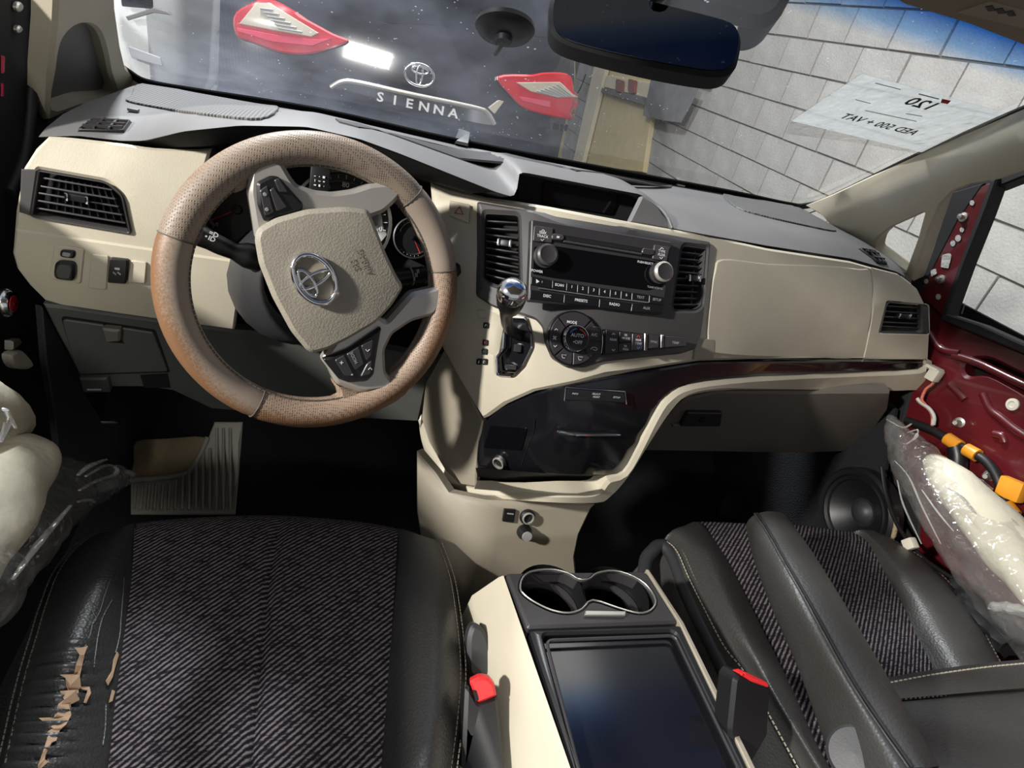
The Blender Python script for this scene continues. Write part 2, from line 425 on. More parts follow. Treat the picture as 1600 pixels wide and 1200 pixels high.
def glass(name, tint=(1, 1, 1), dust=0.0):
    m = M(name); gl = m.n('ShaderNodeBsdfGlossy'); gl.inputs['Roughness'].default_value = .02; gl.inputs['Color'].default_value = (1, 1, 1, 1)
    tr = m.n('ShaderNodeBsdfTransparent'); tr.inputs['Color'].default_value = (*tint, 1)
    fr = m.n('ShaderNodeFresnel'); fr.inputs['IOR'].default_value = 1.2
    mx = m.n('ShaderNodeMixShader'); m.l(fr.outputs[0], mx.inputs[0]); m.l(tr.outputs[0], mx.inputs[1]); m.l(gl.outputs[0], mx.inputs[2])
    m.l(mx.outputs[0], m.out.inputs[0]); m.tr = tr; m.mx = mx; return m
MAT['glass'] = glass('clear_side_glass', (.95, .97, .96)).m
def windscreen():
    m = glass('dusty_glare_windscreen', (.97, .98, .98))
    # blue shade band along the top edge of the glass (height in the car)
    tc = m.n('ShaderNodeTexCoord'); sp = m.n('ShaderNodeSeparateXYZ'); m.l(tc.outputs['Object'], sp.inputs[0])
    c = m.ramp(m_map(m, sp.outputs[2], 1.208, 1.243), [(0, (.97, .98, .98)), (.45, (.3, .52, .85)), (1, (.02, .13, .5))]); m.l(c, m.tr.inputs['Color'])
    df = m.n('ShaderNodeBsdfDiffuse'); df.inputs['Color'].default_value = (.8, .84, .95, 1)
    tl = m.n('ShaderNodeBsdfTranslucent'); tl.inputs['Color'].default_value = (.8, .85, 1, 1)
    ad = m.n('ShaderNodeMixShader'); ad.inputs[0].default_value = .6; m.l(df.outputs[0], ad.inputs[1]); m.l(tl.outputs[0], ad.inputs[2])
    v = m.n('ShaderNodeTexVoronoi'); v.inputs['Scale'].default_value = 95; m.l(m.coord(), v.inputs['Vector'])
    pick = m.noise(31, 2); th = m_map(m, pick, .45, .75)
    q = m.n('ShaderNodeMath', operation='MULTIPLY'); m.l(th, q.inputs[0]); q.inputs[1].default_value = .22
    lt = m.n('ShaderNodeMath', operation='LESS_THAN'); m.l(v.outputs['Distance'], lt.inputs[0]); m.l(q.outputs[0], lt.inputs[1])
    haze = m_map(m, m.noise(5, 4), .35, .8)
    side = m_map(m, sp.outputs[0], .25, -.6)  # haze strengthened towards the left to imitate bluish glare on the dusty glass
    hz = m.n('ShaderNodeMath', operation='MULTIPLY'); m.l(haze, hz.inputs[0]); m.l(side, hz.inputs[1])
    sm = m.n('ShaderNodeMath', operation='MULTIPLY_ADD'); m.l(lt.outputs[0], sm.inputs[0]); sm.inputs[1].default_value = .32
    hz2 = m.n('ShaderNodeMath', operation='MULTIPLY_ADD'); m.l(hz.outputs[0], hz2.inputs[0]); hz2.inputs[1].default_value = .22; hz2.inputs[2].default_value = .006
    m.l(hz2.outputs[0], sm.inputs[2]); sm.use_clamp = True
    s2 = m.n('ShaderNodeMath', operation='MULTIPLY'); m.l(sm.outputs[0], s2.inputs[0])
    sd2 = m_map(m, sp.outputs[0], .75, .05); sd3 = m.n('ShaderNodeMath', operation='MULTIPLY_ADD'); m.l(sd2, sd3.inputs[0]); sd3.inputs[1].default_value = .85; sd3.inputs[2].default_value = .15
    m.l(sd3.outputs[0], s2.inputs[1])
    mx2 = m.n('ShaderNodeMixShader'); m.l(s2.outputs[0], mx2.inputs[0]); m.l(m.mx.outputs[0], mx2.inputs[1]); m.l(ad.outputs[0], mx2.inputs[2])
    m.l(mx2.outputs[0], m.out.inputs[0]); return m.m
MAT['windscreen'] = windscreen()
def block_mat(name, a, b):
    m = M(name); m.set(Roughness=.85); m.l(m.ramp(m.noise(5, 5), [(.3, srgb(*a)), (.7, srgb(*b))]), m.b.inputs['Base Color'])
    m.bump(m.noise(70, 5), .8, .006); return m.m
MAT['block'] = block_mat('painted_concrete_block', (154, 152, 149), (174, 172, 168))
MAT['mortar'] = block_mat('grey_mortar', (92, 90, 88), (112, 110, 106))
MAT['concrete'] = block_mat('garage_concrete', (96, 95, 92), (120, 118, 114))
MAT['cream'] = plastic('cream_paint', (222, 206, 158), .6, 60, .2)
MAT['cream2'] = plastic('cream_white_paint', (230, 222, 196), .6, 60, .2)
MAT['greyboard'] = plastic('grey_sheet', (124, 124, 126), .6, 40, .3, .12)
MAT['sockets'] = plastic('red_brown_plastic', (136, 74, 60), .5)
def paper():
    m = M('white_paper'); tr = m.n('ShaderNodeBsdfTranslucent'); tr.inputs['Color'].default_value = (.8, .84, .84, 1)
    m.b.inputs['Base Color'].default_value = (.75, .79, .79, 1); m.set(Roughness=.4)
    mx = m.n('ShaderNodeMixShader'); mx.inputs[0].default_value = .45; m.l(m.b.outputs[0], mx.inputs[1]); m.l(tr.outputs[0], mx.inputs[2])
    t2 = m.n('ShaderNodeBsdfTransparent'); m2 = m.n('ShaderNodeMixShader'); m2.inputs[0].default_value = .7
    m.l(t2.outputs[0], m2.inputs[1]); m.l(mx.outputs[0], m2.inputs[2]); m.l(m2.outputs[0], m.out.inputs[0]); return m.m
MAT['paper'] = paper()
MAT['pillar'] = plastic('beige_pillar_trim', (186, 178, 158), .5, 500, .2)
MAT['pillar_grey'] = plastic('grey_pillar_insert', (112, 110, 108), .6, 500, .2)
MAT['seal'] = plastic('black_rubber_seal', (16, 16, 18), .6)
MAT['wire'] = plastic('black_wire', (18, 18, 18), .5)
MAT['wire_red'] = plastic('pink_wire', (196, 110, 90), .5)
MAT['wire_white'] = plastic('white_wire', (200, 196, 186), .5)
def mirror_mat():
    m = M('darkened_mirror'); m.set(Metallic=1.0, Roughness=.03); m.b.inputs['Base Color'].default_value = (.06, .06, .064, 1); return m.m  # base colour darkened to stand for the reflection of a dark rear cabin
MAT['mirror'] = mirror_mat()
def grille_mat():
    m = M('perforated_grille'); m.set(Roughness=.6); v = m.n('ShaderNodeTexVoronoi', voronoi_dimensions='2D'); v.inputs['Scale'].default_value = 170; v.inputs['Randomness'].default_value = 0; m.l(m.coord(), v.inputs['Vector'])
    d = m.ramp(v.outputs['Distance'], [(.3, (0, 0, 0)), (.42, (1, 1, 1))]); m.l(m.mixc(d, srgb(38, 38, 38), srgb(108, 107, 106)), m.b.inputs['Base Color']); m.bump(d, .5, .001); return m.m
MAT['grille'] = grille_mat()
# ------------------------------------------------------------------ the garage
from mathutils.bvhtree import BVHTree
class MeshSurf(Surf):
    """an already built mesh seen from above (heights) and traced by rays"""
    def __init__(s, obj, p0=(0, 0, 0), eu=(1, 0, 0), ev=(0, 1, 0)):
        me = obj.data; L = np.array(obj.location); q = obj.parent
        while q is not None: L = L+np.array(q.location); q = q.parent
        s.t = BVHTree.FromPolygons([tuple(np.array(v.co)+L) for v in me.vertices], [tuple(p.vertices) for p in me.polygons])
        Surf.__init__(s, p0, eu, ev)
        def h(u, v):
            o = s.p0+u*s.eu+v*s.ev+s.n*2; r = s.t.ray_cast(Vector(o), Vector(-s.n))
            return 2-r[3] if r[0] is not None else s.last
        s.last = 0.0; s.h = h
    def hit(s, px, py, off=0):
        r = s.t.ray_cast(Vector(CAM), Vector(nrm(ray(px, py))))
        if r[0] is None: return s.uv(on_plane(px, py, s.p0+s.n*s.last, s.n))
        d = np.dot(np.array(r[0])-s.p0, s.n); s.last = float(d); return s.uv(np.array(r[0]))

fl = cuboid('floor', (-9, -6, -.46), (6, 14, -.40), MAT['concrete']); props(fl, 'grey concrete garage floor', 'floor', kind='structure')
WX = 2.49
wall = cuboid('wall_right', (WX+.012, -3, -.4), (WX+.25, 14, 3.2), MAT['mortar']); props(wall, 'grey painted concrete block wall beside the car', 'wall', kind='structure')
def block_mesh(L, H):
    b = .004; x0 = WX; V = []
    for (y, z, d) in ((0, 0, .02), (L, 0, .02), (L, H, .02), (0, H, .02), (b, b, 0), (L-b, b, 0), (L-b, H-b, 0), (b, H-b, 0)): V.append((d, y, z))
    me = bpy.data.meshes.new('block'); me.from_pydata(V, [], [(4, 7, 6, 5), (0, 4, 5, 1), (1, 5, 6, 2), (2, 6, 7, 3), (3, 7, 4, 0)]); me.materials.append(MAT['block']); return me
bme = block_mesh(.374, .195)
for r_ in range(-9, 5):
    z = 1.267+.2*r_; ph = 4.335 if r_ % 2 == 0 else 4.19-.04
    for k in range(-8, 13):
        y = ph+.379*k
        if y < 1.2 or y > 8.6: continue
        o = bpy.data.objects.new('block', bme); COL.objects.link(o); o.parent = wall
        o.location = (WX+random.uniform(-.003, .003), y+random.uniform(-.003, .003), z+random.uniform(-.002, .002))
WALL = Surf((WX-.006, 0, 0), (0, -1, 0), (0, 0, 1))
# cream door-like board with post, pipe and grey sheet on the wall
t = thing('wall_board', 'cream painted electrical board with two red-brown sockets on the block wall', 'board', tuple(WALL.P(960, 240)))
patch('board', [(915, 258), (958, 90), (1040, 90), (1030, 135), (1010, 270)], WALL, MAT['cream'], t, .05, .04, .003)
patch('post', [(905, 262), (946, 80), (966, 80), (920, 262)], WALL, MAT['cream2'], t, .05, .10, .005)
patch('cross_plate', [(953, 138), (957, 120), (1032, 133), (1026, 157)], WALL, MAT['cream2'], t, .03, .07, .003)
patch('shelf', [(951, 147), (953, 140), (1026, 157), (1022, 168)], WALL, MAT['pillar_grey'], t, .06, .10, .003)
patch('upper_panel', [(1030, 80), (1118, 80), (1112, 139), (1024, 117)], WALL, MAT['cream'], t, .03, .03, .003)
for a in (980, 1000): patch('socket', rp([(a-5, 126), (a+6, 129), (a+4, 150), (a-6, 147)], 3), WALL, MAT['sockets'], t, .03, .10, .003)
t2 = patch('sheet_panel', [(1034, 121), (1070, 131), (1108, 143), (1096, 168), (1080, 196), (1050, 192), (1020, 184), (1028, 150)], WALL, MAT['greyboard'], None, .01, .11, .002)
props(t2, 'dark grey rectangular sheet hanging on the block wall by the cream board', 'sheet')
t = thing('wall_pipe', 'thin white conduit with hanging black cable left of the cream board', 'pipe', tuple(WALL.P(940, 100)))
tube('pipe', [WALL.P(947, 70, .08), WALL.P(937, 118, .08), WALL.P(930, 123, .08)], .014, MAT['whiteplastic'], t)
tube('cable', [WALL.P(922, 118, .06), WALL.P(912, 140, .05), WALL.P(900, 160, .05), WALL.P(893, 190, .05)], .008, MAT['wire'], t)

# ------------------------------------------------------------------ black minivan in front
YV = 3.5
VAN = Surf((0, YV, 0), (1, 0, 0), (0, 0, 1), lambda u, v: -.10*abs(u)**2.2-.16*max(0, v-.9)**1.3-.05*max(0, .55-v))
van = thing('minivan', 'black minivan parked ahead, its tailgate seen through the windscreen', 'car', (0, 4.4, -.4))
def van_row(z, y0, w):
    P = []
    for k in range(-24, 25):
        a = k/24
        x = (w+.06)*a; P.append((x-.07, y0+.10*abs(x)**2.2+(.22*max(0, abs(a)-.93)/.07), z))
    L = (P[0][0]-.0, y0+3.2, z); Rr = (P[-1][0], y0+3.2, z)
    return [L]+P+[Rr]
rows = [van_row(-.15, YV+.04, .93), van_row(.25, YV-.02, .95), (van_row(.45, YV-.03, .96)), van_row(.50, YV+.03, .95), van_row(.9, YV+.06, .93), van_row(1.05, YV+.12, .90), van_row(1.45, YV+.30, .80), van_row(1.52, YV+.42, .74)]
loft('body', rows, 120, MAT['van_black'], van, smooth=30)
loft('roof', [van_row(1.52, YV+.42, .74), van_row(1.56, YV+.7, .70)], 120, MAT['van_black'], van)
VS = MeshSurf([c for c in van.children if c.name.startswith('body')][0], (0, YV-1, 0), (1, 0, 0), (0, 0, 1))
VS.last = -1.0
patch('rear_window', rp([(590, 35), (860, 60), (800, -60), (640, -60)], 12), VS, MAT['van_glass'], van, .012, .006, .002, grid=.1)
def taillamp(name, o_red, o_clear, o_mid, lab):
    l = patch(name, o_red, VS, MAT['lamp_red'], van, .03, .035, .008, grid=.06); l['label'] = lab
    patch('clear_lens', o_clear, VS, MAT['lamp_clear'], l, .01, .042, .003)
    a_, b_, c_ = np.array(o_clear[0]), np.array(o_clear[len(o_clear)//2]), np.array(o_clear[-1])
    for k in range(6):
        f = (k+1)/7; p1 = a_+(b_-a_)*.12+(c_-a_)*.0; q1 = np.array(o_clear[1])*(1-f)+c_*f; q2 = np.array(o_clear[2])*(1-f)+np.array(o_clear[-2])*f
        tube('lens_rib', [VS.P(*(q1*.94+q2*.06), .044), VS.P(*(q1*.1+q2*.9), .044)], .004, MAT['greyprint'], l, 5, 1)
    patch('dark_band', o_mid, VS, MAT['lamp_red2'], l, .01, .041, .002)
taillamp('tail_lamp', smooth_px([(372, 20), (420, 2), (470, 25), (520, 52), (545, 64), (512, 78), (480, 85), (440, 82), (395, 66), (372, 55)], 4),
         [(378, 38), (404, 8), (424, 10), (500, 52), (488, 58), (440, 50)], [(375, 44), (440, 56), (500, 62), (520, 60), (490, 72), (430, 66), (376, 50)], 'left red tail lamp with a clear ribbed lens')
taillamp('tail_lamp', smooth_px([(776, 119), (830, 116), (882, 117), (893, 140), (899, 160), (896, 184), (870, 183), (820, 170), (795, 148)], 4),
         [(803, 128), (870, 127), (893, 150), (868, 152), (825, 142)], [(808, 150), (850, 156), (898, 162), (897, 170), (850, 166), (812, 156)], 'right red tail lamp with a clear ribbed lens')
g_ = patch('garnish', smooth_px([(518, 136), (535, 126), (560, 127), (640, 145), (740, 166), (760, 175), (771, 194), (740, 192), (640, 168), (560, 146)], 4), VS, MAT['chrome'], van, .03, .03, .006, grid=.08)
tube('garnish_edge', [VS.P(*q, .036) for q in ((518, 136), (535, 127), (560, 128), (640, 146), (740, 167), (760, 176), (770, 193))], .012, MAT['metal'], g_, 8)
for k, ch in enumerate('SIENNA'):
    a = (594+k*22.5, 151.5+k*5.0); b = (a[0]+10, a[1]+2.2); P = VS.P(a[0], a[1], .034); ex = VS.P(*b, .034)-P
    text('letter', ch, P, ex, (0, 0, 1), .062, MAT['white'], g_, .002, 1.25)
def emblem(parent, surf, cx, cy, ex, r, name, mat, off=.01, tr=.10, ry=.68):
    """three interlaced oval rings on a surface"""
    u0, v0 = surf.hit(cx, cy); eu = np.array(ex)
    a = np.array((np.dot(eu, surf.eu), np.dot(eu, surf.ev))); a /= np.linalg.norm(a); b = np.array((-a[1], a[0]))
    def ring(cx_, cy_, rx, ry_, w, nm):
        P = []
        for i in range(40):
            t_ = 2*math.pi*i/40; q = np.array((u0, v0))+r*((cx_+rx*math.cos(t_))*a+(cy_+ry_*math.sin(t_))*b); P.append(surf.pt(q[0], q[1], off))
        return tube(nm, P, r*w, mat, parent, 8, 1, True)
    ring(0, 0, 1, ry, tr, name); ring(0, .30*ry/.68, .56, .22, tr*.72, name); ring(0, 0.0, .21, .64*ry/.68, tr*.72, name)
emblem(van, VS, 655, 117, (1, 0, 0), .075, 'emblem_ring', MAT['chrome'], .012)
patch('bumper_reflector', rp([(762, 168), (778, 156), (787, 158), (772, 178)], 2), VS, MAT['lamp_clear'], van, .01, .012, .002)
for k in range(7):
    x = 800+k*13
    patch('bumper_vent', rp([(x, 182+k*2), (x+8, 183+k*2), (x+7, 193+k*2), (x-1, 192+k*2)], 1), VS, MAT['blackmatte'], van, .01, .006, .001)
# white vehicle at the far left
wv = thing('white_van', 'white vehicle standing far left beyond the windscreen', 'car', (-1.7, 5.0, -.4))
def wrow(z, ins, yf):
    x0, x1 = -3.6+ins, -1.32-ins
    return [(x0, 7.5, z), (x0, yf+.15, z), (x0+.2, yf, z), (x1-.35, yf-.02, z), (x1-.1, yf+.08, z), (x1, yf+.35, z), (x1, 7.5, z)]
loft('body', [wrow(-.2, 0, 4.0), wrow(.5, -.02, 3.95), wrow(.8, 0, 4.0), wrow(1.3, .08, 4.25), wrow(1.6, .2, 4.5)], 80, MAT['van_white'], wv, smooth=40)
WS_ = Surf((0, 3.96, 0), (1, 0, 0), (0, 0, 1))
patch('window', rp([(186, -25), (236, -25), (238, 14), (190, 10)], 3), WS_, MAT['van_glass'], wv, .02, .0, .003)
patch('body_crease', [(196, 26), (240, 12), (262, 18), (268, 24), (240, 20), (200, 32)], WS_, MAT['pillar_grey'], wv, .03, .0, .003)
patch('number_plate', rp([(200, 72), (250, 90), (254, 104), (205, 90)], 2), WS_, MAT['greyprint'], wv, .02, .0, .003)

# ------------------------------------------------------------------ car shell (setting)
car_floor = thing('floor', 'black carpeted car floor and toe board', 'floor', (0, .6, 0), kind='structure'); car_floor.name = 'floor_car'
loft('carpet', [[(x, -.9, .0) for x in (-.86, .9)], [(x, .95, .0) for x in (-.86, .9)], [(x, 1.25, .12) for x in (-.86, .9)], [(x, 1.42, .42) for x in (-.86, .9)], [(x, 1.44, .86) for x in (-.86, .9)]], 12, MAT['carpet'], car_floor, sub=5)
roof = cuboid('ceiling', (-.66, -.75, 1.37), (.66, .50, 1.42), MAT['headliner'], None, .01); props(roof, 'beige cloth headliner under the car roof', 'ceiling', kind='structure')
for sx, nm in ((-1, 'trim_1'), (1, 'trim_2')):
    o = tube(nm, [(sx*.655, .52, 1.335), (sx*.68, .2, 1.345), (sx*.68, -.4, 1.345), (sx*.68, -.75, 1.34)], .05, MAT['pillar'], None, 12); props(o, ('left' if sx < 0 else 'right')+' beige roof rail above the side windows', 'trim', kind='structure')
WS = Surf((0, 1.30, .91), (1, 0, 0), (0, -1, .575))
ws = patch('window_1', [(-.80, -.10), (.80, -.10), (.67, .92), (-.67, .92)], WS, MAT['windscreen'], None, .004, -.004, px=False)
props(ws, 'dusty windscreen with a blue shade band along its top', 'windscreen', kind='structure')
top_line = [(150, 70), (200, 106), (232, 124), (300, 136), (500, 168), (720, 217), (1000, 270), (1150, 298), (1230, 315), (1258, 317), (1300, 303), (1450, 230), (1600, 164), (1680, 130)]
bot_line = [(150, 82), (198, 116), (230, 133), (300, 146), (500, 179), (720, 229), (1000, 281), (1150, 307), (1230, 322), (1262, 324), (1303, 309), (1453, 236), (1603, 170), (1683, 136)]
o = patch('trim_3', smooth_px(top_line, 4, False)+smooth_px(bot_line, 4, False)[::-1], WS, MAT['seal'], None, .003, .003); props(o, 'black border around the foot and side of the windscreen', 'trim', kind='structure')
# A pillars
A = np.array((.72, 1.30, .91)); B = np.array((.62, .82, 1.186)); D = atX(1430, 425, .78)
def pil_surf(s):
    a, b, d = [np.array((s*q[0], q[1], q[2])) for q in (A, B, D)]
    eu = (b-a)*s*-1 if s > 0 else (b-a)
    S_ = Surf(a, (b-a), (d-a))
    if np.dot(S_.n, CAM-a) < 0: S_ = Surf(a, (b-a), -(d-a))
    return S_
PR, PL = pil_surf(1), pil_surf(-1)
def roll(S_, amp, ctr, wid):
    sg = 1 if S_.uv(D if S_ is PR else D*np.array((-1, 1, 1)))[1] > 0 else -1
    S_.h = lambda u, v: amp*math.exp(-((v*sg-ctr)/wid)**2)
roll(PR, .022, .05, .05)
o = patch('trim_4', [(1257, 321), (1300, 303), (1450, 232), (1600, 166), (1700, 120), (1700, 250), (1600, 268), (1560, 282), (1515, 290), (1490, 300), (1470, 320), (1452, 360), (1437, 405), (1425, 440), (1412, 428), (1370, 400), (1330, 380), (1308, 362), (1280, 335)], PR, MAT['pillar'], None, .03, 0, .004,
          holes=[rp([(1364, 390), (1369, 374), (1392, 356), (1444, 333), (1432, 375), (1414, 424)], [4, 6, 6, 3, 3, 2])], grid=.03)
props(o, 'beige right front pillar trim around the small triangular window', 'pillar', kind='structure')
o = patch('window_2', [(1358, 392), (1365, 370), (1390, 350), (1450, 328), (1436, 380), (1416, 430)], PR, MAT['glass'], None, .004, -.026); props(o, 'small triangular quarter window in the right pillar', 'window', kind='structure')
PL.h = lambda u, v: 0.0
o = patch('trim_5', [(180, -60), (182, 10), (190, 70), (198, 105), (215, 122), (232, 132), (190, 160), (150, 172), (100, 178), (74, 190), (78, 120), (86, 50), (92, -60)], PL, MAT['pillar'], None, .03, 0, .005,
          holes=[smooth_px([(84, 168), (90, 110), (98, 65), (115, 44), (138, 40), (155, 52), (165, 80), (172, 115), (178, 150), (130, 158)], 4)], grid=.03)
props(o, 'grey-beige left front pillar trim', 'pillar', kind='structure')
o = patch('window_3', smooth_px([(82, 170), (88, 108), (97, 62), (115, 41), (138, 37), (157, 50), (167, 80), (174, 115), (180, 153), (130, 161)], 4), PL, MAT['pillar_grey'], None, .006, -.02, .002)
props(o, 'dull grey covered quarter window in the left pillar', 'window', kind='structure')
# ------------------------------------------------------------------ dashboard
GC_Z = [0.2, .45, .56, .64, .70, .75, .92, .96, 1.05]; GC_Y = [.70, .672, .662, .66, .672, .692, .80, .84, .95]
GS_Z = [0.2, .45, .55, .62, .70, .80, .86, .92, 1.05]; GS_Y = [1.0, .97, .925, .89, .875, .88, .90, .95, 1.1]
def gdash(x, z):
    w = math.exp(-((x-.02)/(.40 if x > .02 else .20))**2)
    return w*float(np.interp(z, GC_Z, GC_Y))+(1-w)*float(np.interp(z, GS_Z, GS_Y))
DASH = Surf((0, 0, 0), (1, 0, 0), (0, 0, 1), lambda u, v: -gdash(u, v))
dash = thing('dashboard', 'beige and grey car dashboard spanning the cabin under the windscreen', 'dashboard', (0, .95, .3))
# grey upper pad
lip = [(60, 214, .93), (120, 212, .93), (190, 220, .925), (225, 220, .91), (287, 205, .88), (375, 196, .86), (480, 198, .85), (562, 217, .84), (625, 240, .83), (712, 275, .82), (775, 300, .81), (806, 309, .805), (812, 268, .87), (1003, 304, .87), (1030, 322, .86), (1044, 340, .835), (1052, 357, .815), (1100, 366, .815), (1200, 384, .87), (1330, 404, .94), (1400, 424, .96), (1414, 432, .97)]
base = [(150, 130, 1.34), (232, 133, 1.35), (300, 145, 1.35), (500, 178, 1.35), (720, 228, 1.345), (1000, 280, 1.335), (1150, 306, 1.32), (1250, 324, 1.30), (1300, 352, 1.22), (1330, 372, 1.15), (1370, 395, 1.08), (1414, 428, .99)]
LP = [atY(a, b, y) for a, b, y in lip]; BP = [atY(a, b, y) for a, b, y in base]
def resam(P, n):
    p = np.array(P); d = np.r_[0, np.cumsum(np.linalg.norm(np.diff(p, axis=0), axis=1))]
    return np.stack([np.interp(np.linspace(0, d[-1], n), d, p[:, k]) for k in range(3)], 1)
# columns share x so that the pad runs straight back
LPd = np.array(LP); BPd = np.array(BP)
xs = np.linspace(LPd[0, 0], LPd[-1, 0], 170)
def byx(P, xs):
    o = np.argsort(P[:, 0]); return np.stack([xs, np.interp(xs, P[o, 0], P[o, 1]), np.interp(xs, P[o, 0], P[o, 2])], 1)
r0, r1 = byx(LPd, xs), byx(BPd, xs)
prow = []
for t_, bul in ((-.22, 0), (-.06, 0), (0, 0), (.06, .006), (.2, .012), (.4, .012), (.7, .006), (1.0, 0), (1.05, -.01)):
    if t_ < 0:
        q = r0.copy(); q[:, 1] += (-t_)*.5; q[:, 2] += t_*.16
    else:
        q = r0*(1-t_)+r1*t_; q[:, 2] += bul
    prow.append(q)
pad = loft('upper_pad', prow, 170, MAT['pad'], dash, smooth=60)
PADS = MeshSurf(pad)
PADS.last = .88
patch('speaker_grille', smooth_px([(205, 152), (222, 132), (300, 146), (400, 164), (436, 170), (408, 188), (330, 182), (260, 172), (200, 160)], 4), PADS, MAT['grille'], dash, .004, .003, .001, grid=.04)
patch('speaker_grille', smooth_px([(1130, 303), (1180, 308), (1240, 324), (1280, 344), (1306, 362), (1260, 354), (1190, 338), (1150, 325)], 4), PADS, MAT['grille'], dash, .004, .003, .001, grid=.04)
def defroster(name, q, nslat, nv):
    v = patch(name, rp(q, 4), PADS, MAT['black'], dash, .006, .004, .001, holes=[rp(np.array(q)*.88+np.mean(q, 0)*.12, 3)])
    U = [np.array(PADS.hit(*a)) for a in q]; at = lambda s, t: (U[0]*(1-s)+U[1]*s)*(1-t)+(U[3]*(1-s)+U[2]*s)*t
    P = lambda s, t, o: PADS.pt(*at(s, t), o)
    patch('vent_back', q, PADS, MAT['blackmatte'], v, .002, .001)
    for k in range(nslat):
        t = (k+.7)/(nslat+.4); a, b = P(.06, t, .004), P(.94, t, .004); box('slat', (a+b)/2, b-a, np.cross(b-a, (0, 0, 1)), (0, 0, 1), np.linalg.norm(b-a), .0035, .004, MAT['bezel2'], v)
    for k in range(nv):
        s = (k+1)/(nv+1); a, b = P(s, .06, .004), P(s, .94, .004); box('fin', (a+b)/2, b-a, np.cross(b-a, (0, 0, 1)), (0, 0, 1), np.linalg.norm(b-a), .0025, .0035, MAT['bezel2'], v)
defroster('defroster_vent', [(146, 188), (206, 191), (194, 208), (122, 206)], 3, 2)
defroster('defroster_vent', [(1341, 389), (1366, 393), (1386, 414), (1370, 412)], 2, 2)
box('pad_plug', PADS.P(209, 175, .003), (1, 0, 0), (0, 1, 0), (0, 0, 1), .014, .010, .004, MAT['pillar_grey'], dash, .001)
box('pad_plug', PADS.P(1062, 291, .003), (1, 0, 0), (0, 1, 0), (0, 0, 1), .02, .014, .004, MAT['metal'], dash, .001)
vp = patch('number_clip', [(711, 212), (716, 209), (734, 216), (733, 226), (713, 220)], PADS, MAT['pad_dark'], dash, .008, .012, .002)
box('clip_hook', PADS.P(722, 214, .016), (1, 0, 0), (0, 1, 0), (0, 0, 1), .006, .02, .008, MAT['pad'], vp); box('clip_hook', PADS.P(730, 217, .016), (1, 0, 0), (0, 1, 0), (0, 0, 1), .006, .02, .008, MAT['pad'], vp)
patch('defrost_slot', [(524, 187), (560, 190), (720, 226), (905, 262), (1050, 290), (1048, 294), (900, 268), (715, 234), (560, 200), (530, 192)], PADS, MAT['pad_dark'], dash, .003, .002, 0, grid=.03)
# display recess on top of the centre stack
NAV = Surf(atY(905, 310, .90), (1, 0, 0), (0, .35, .94))
patch('display_recess', [(808, 322), (813, 266), (1004, 303), (1006, 312), (986, 346)], NAV, MAT['blackmatte'], dash, .01, 0, 0)
patch('display_glass', rp([(848, 283), (968, 306), (955, 336), (846, 318)], 3), NAV, MAT['screen'], dash, .004, .004, .001)
patch('recess_cheek', [(984, 347), (1004, 306), (1028, 324), (1042, 342), (1049, 358)], Surf(atY(1015, 335, .835), (1, .1, 0), (0, .5, .87)), MAT['pad'], dash, .01, .0, .002)
tube('chrome_edge', [atY(1004, 306, .865), atY(1028, 322, .85), atY(1043, 340, .828), atY(1050, 357, .81)], .0022, MAT['pad'], dash, 6)
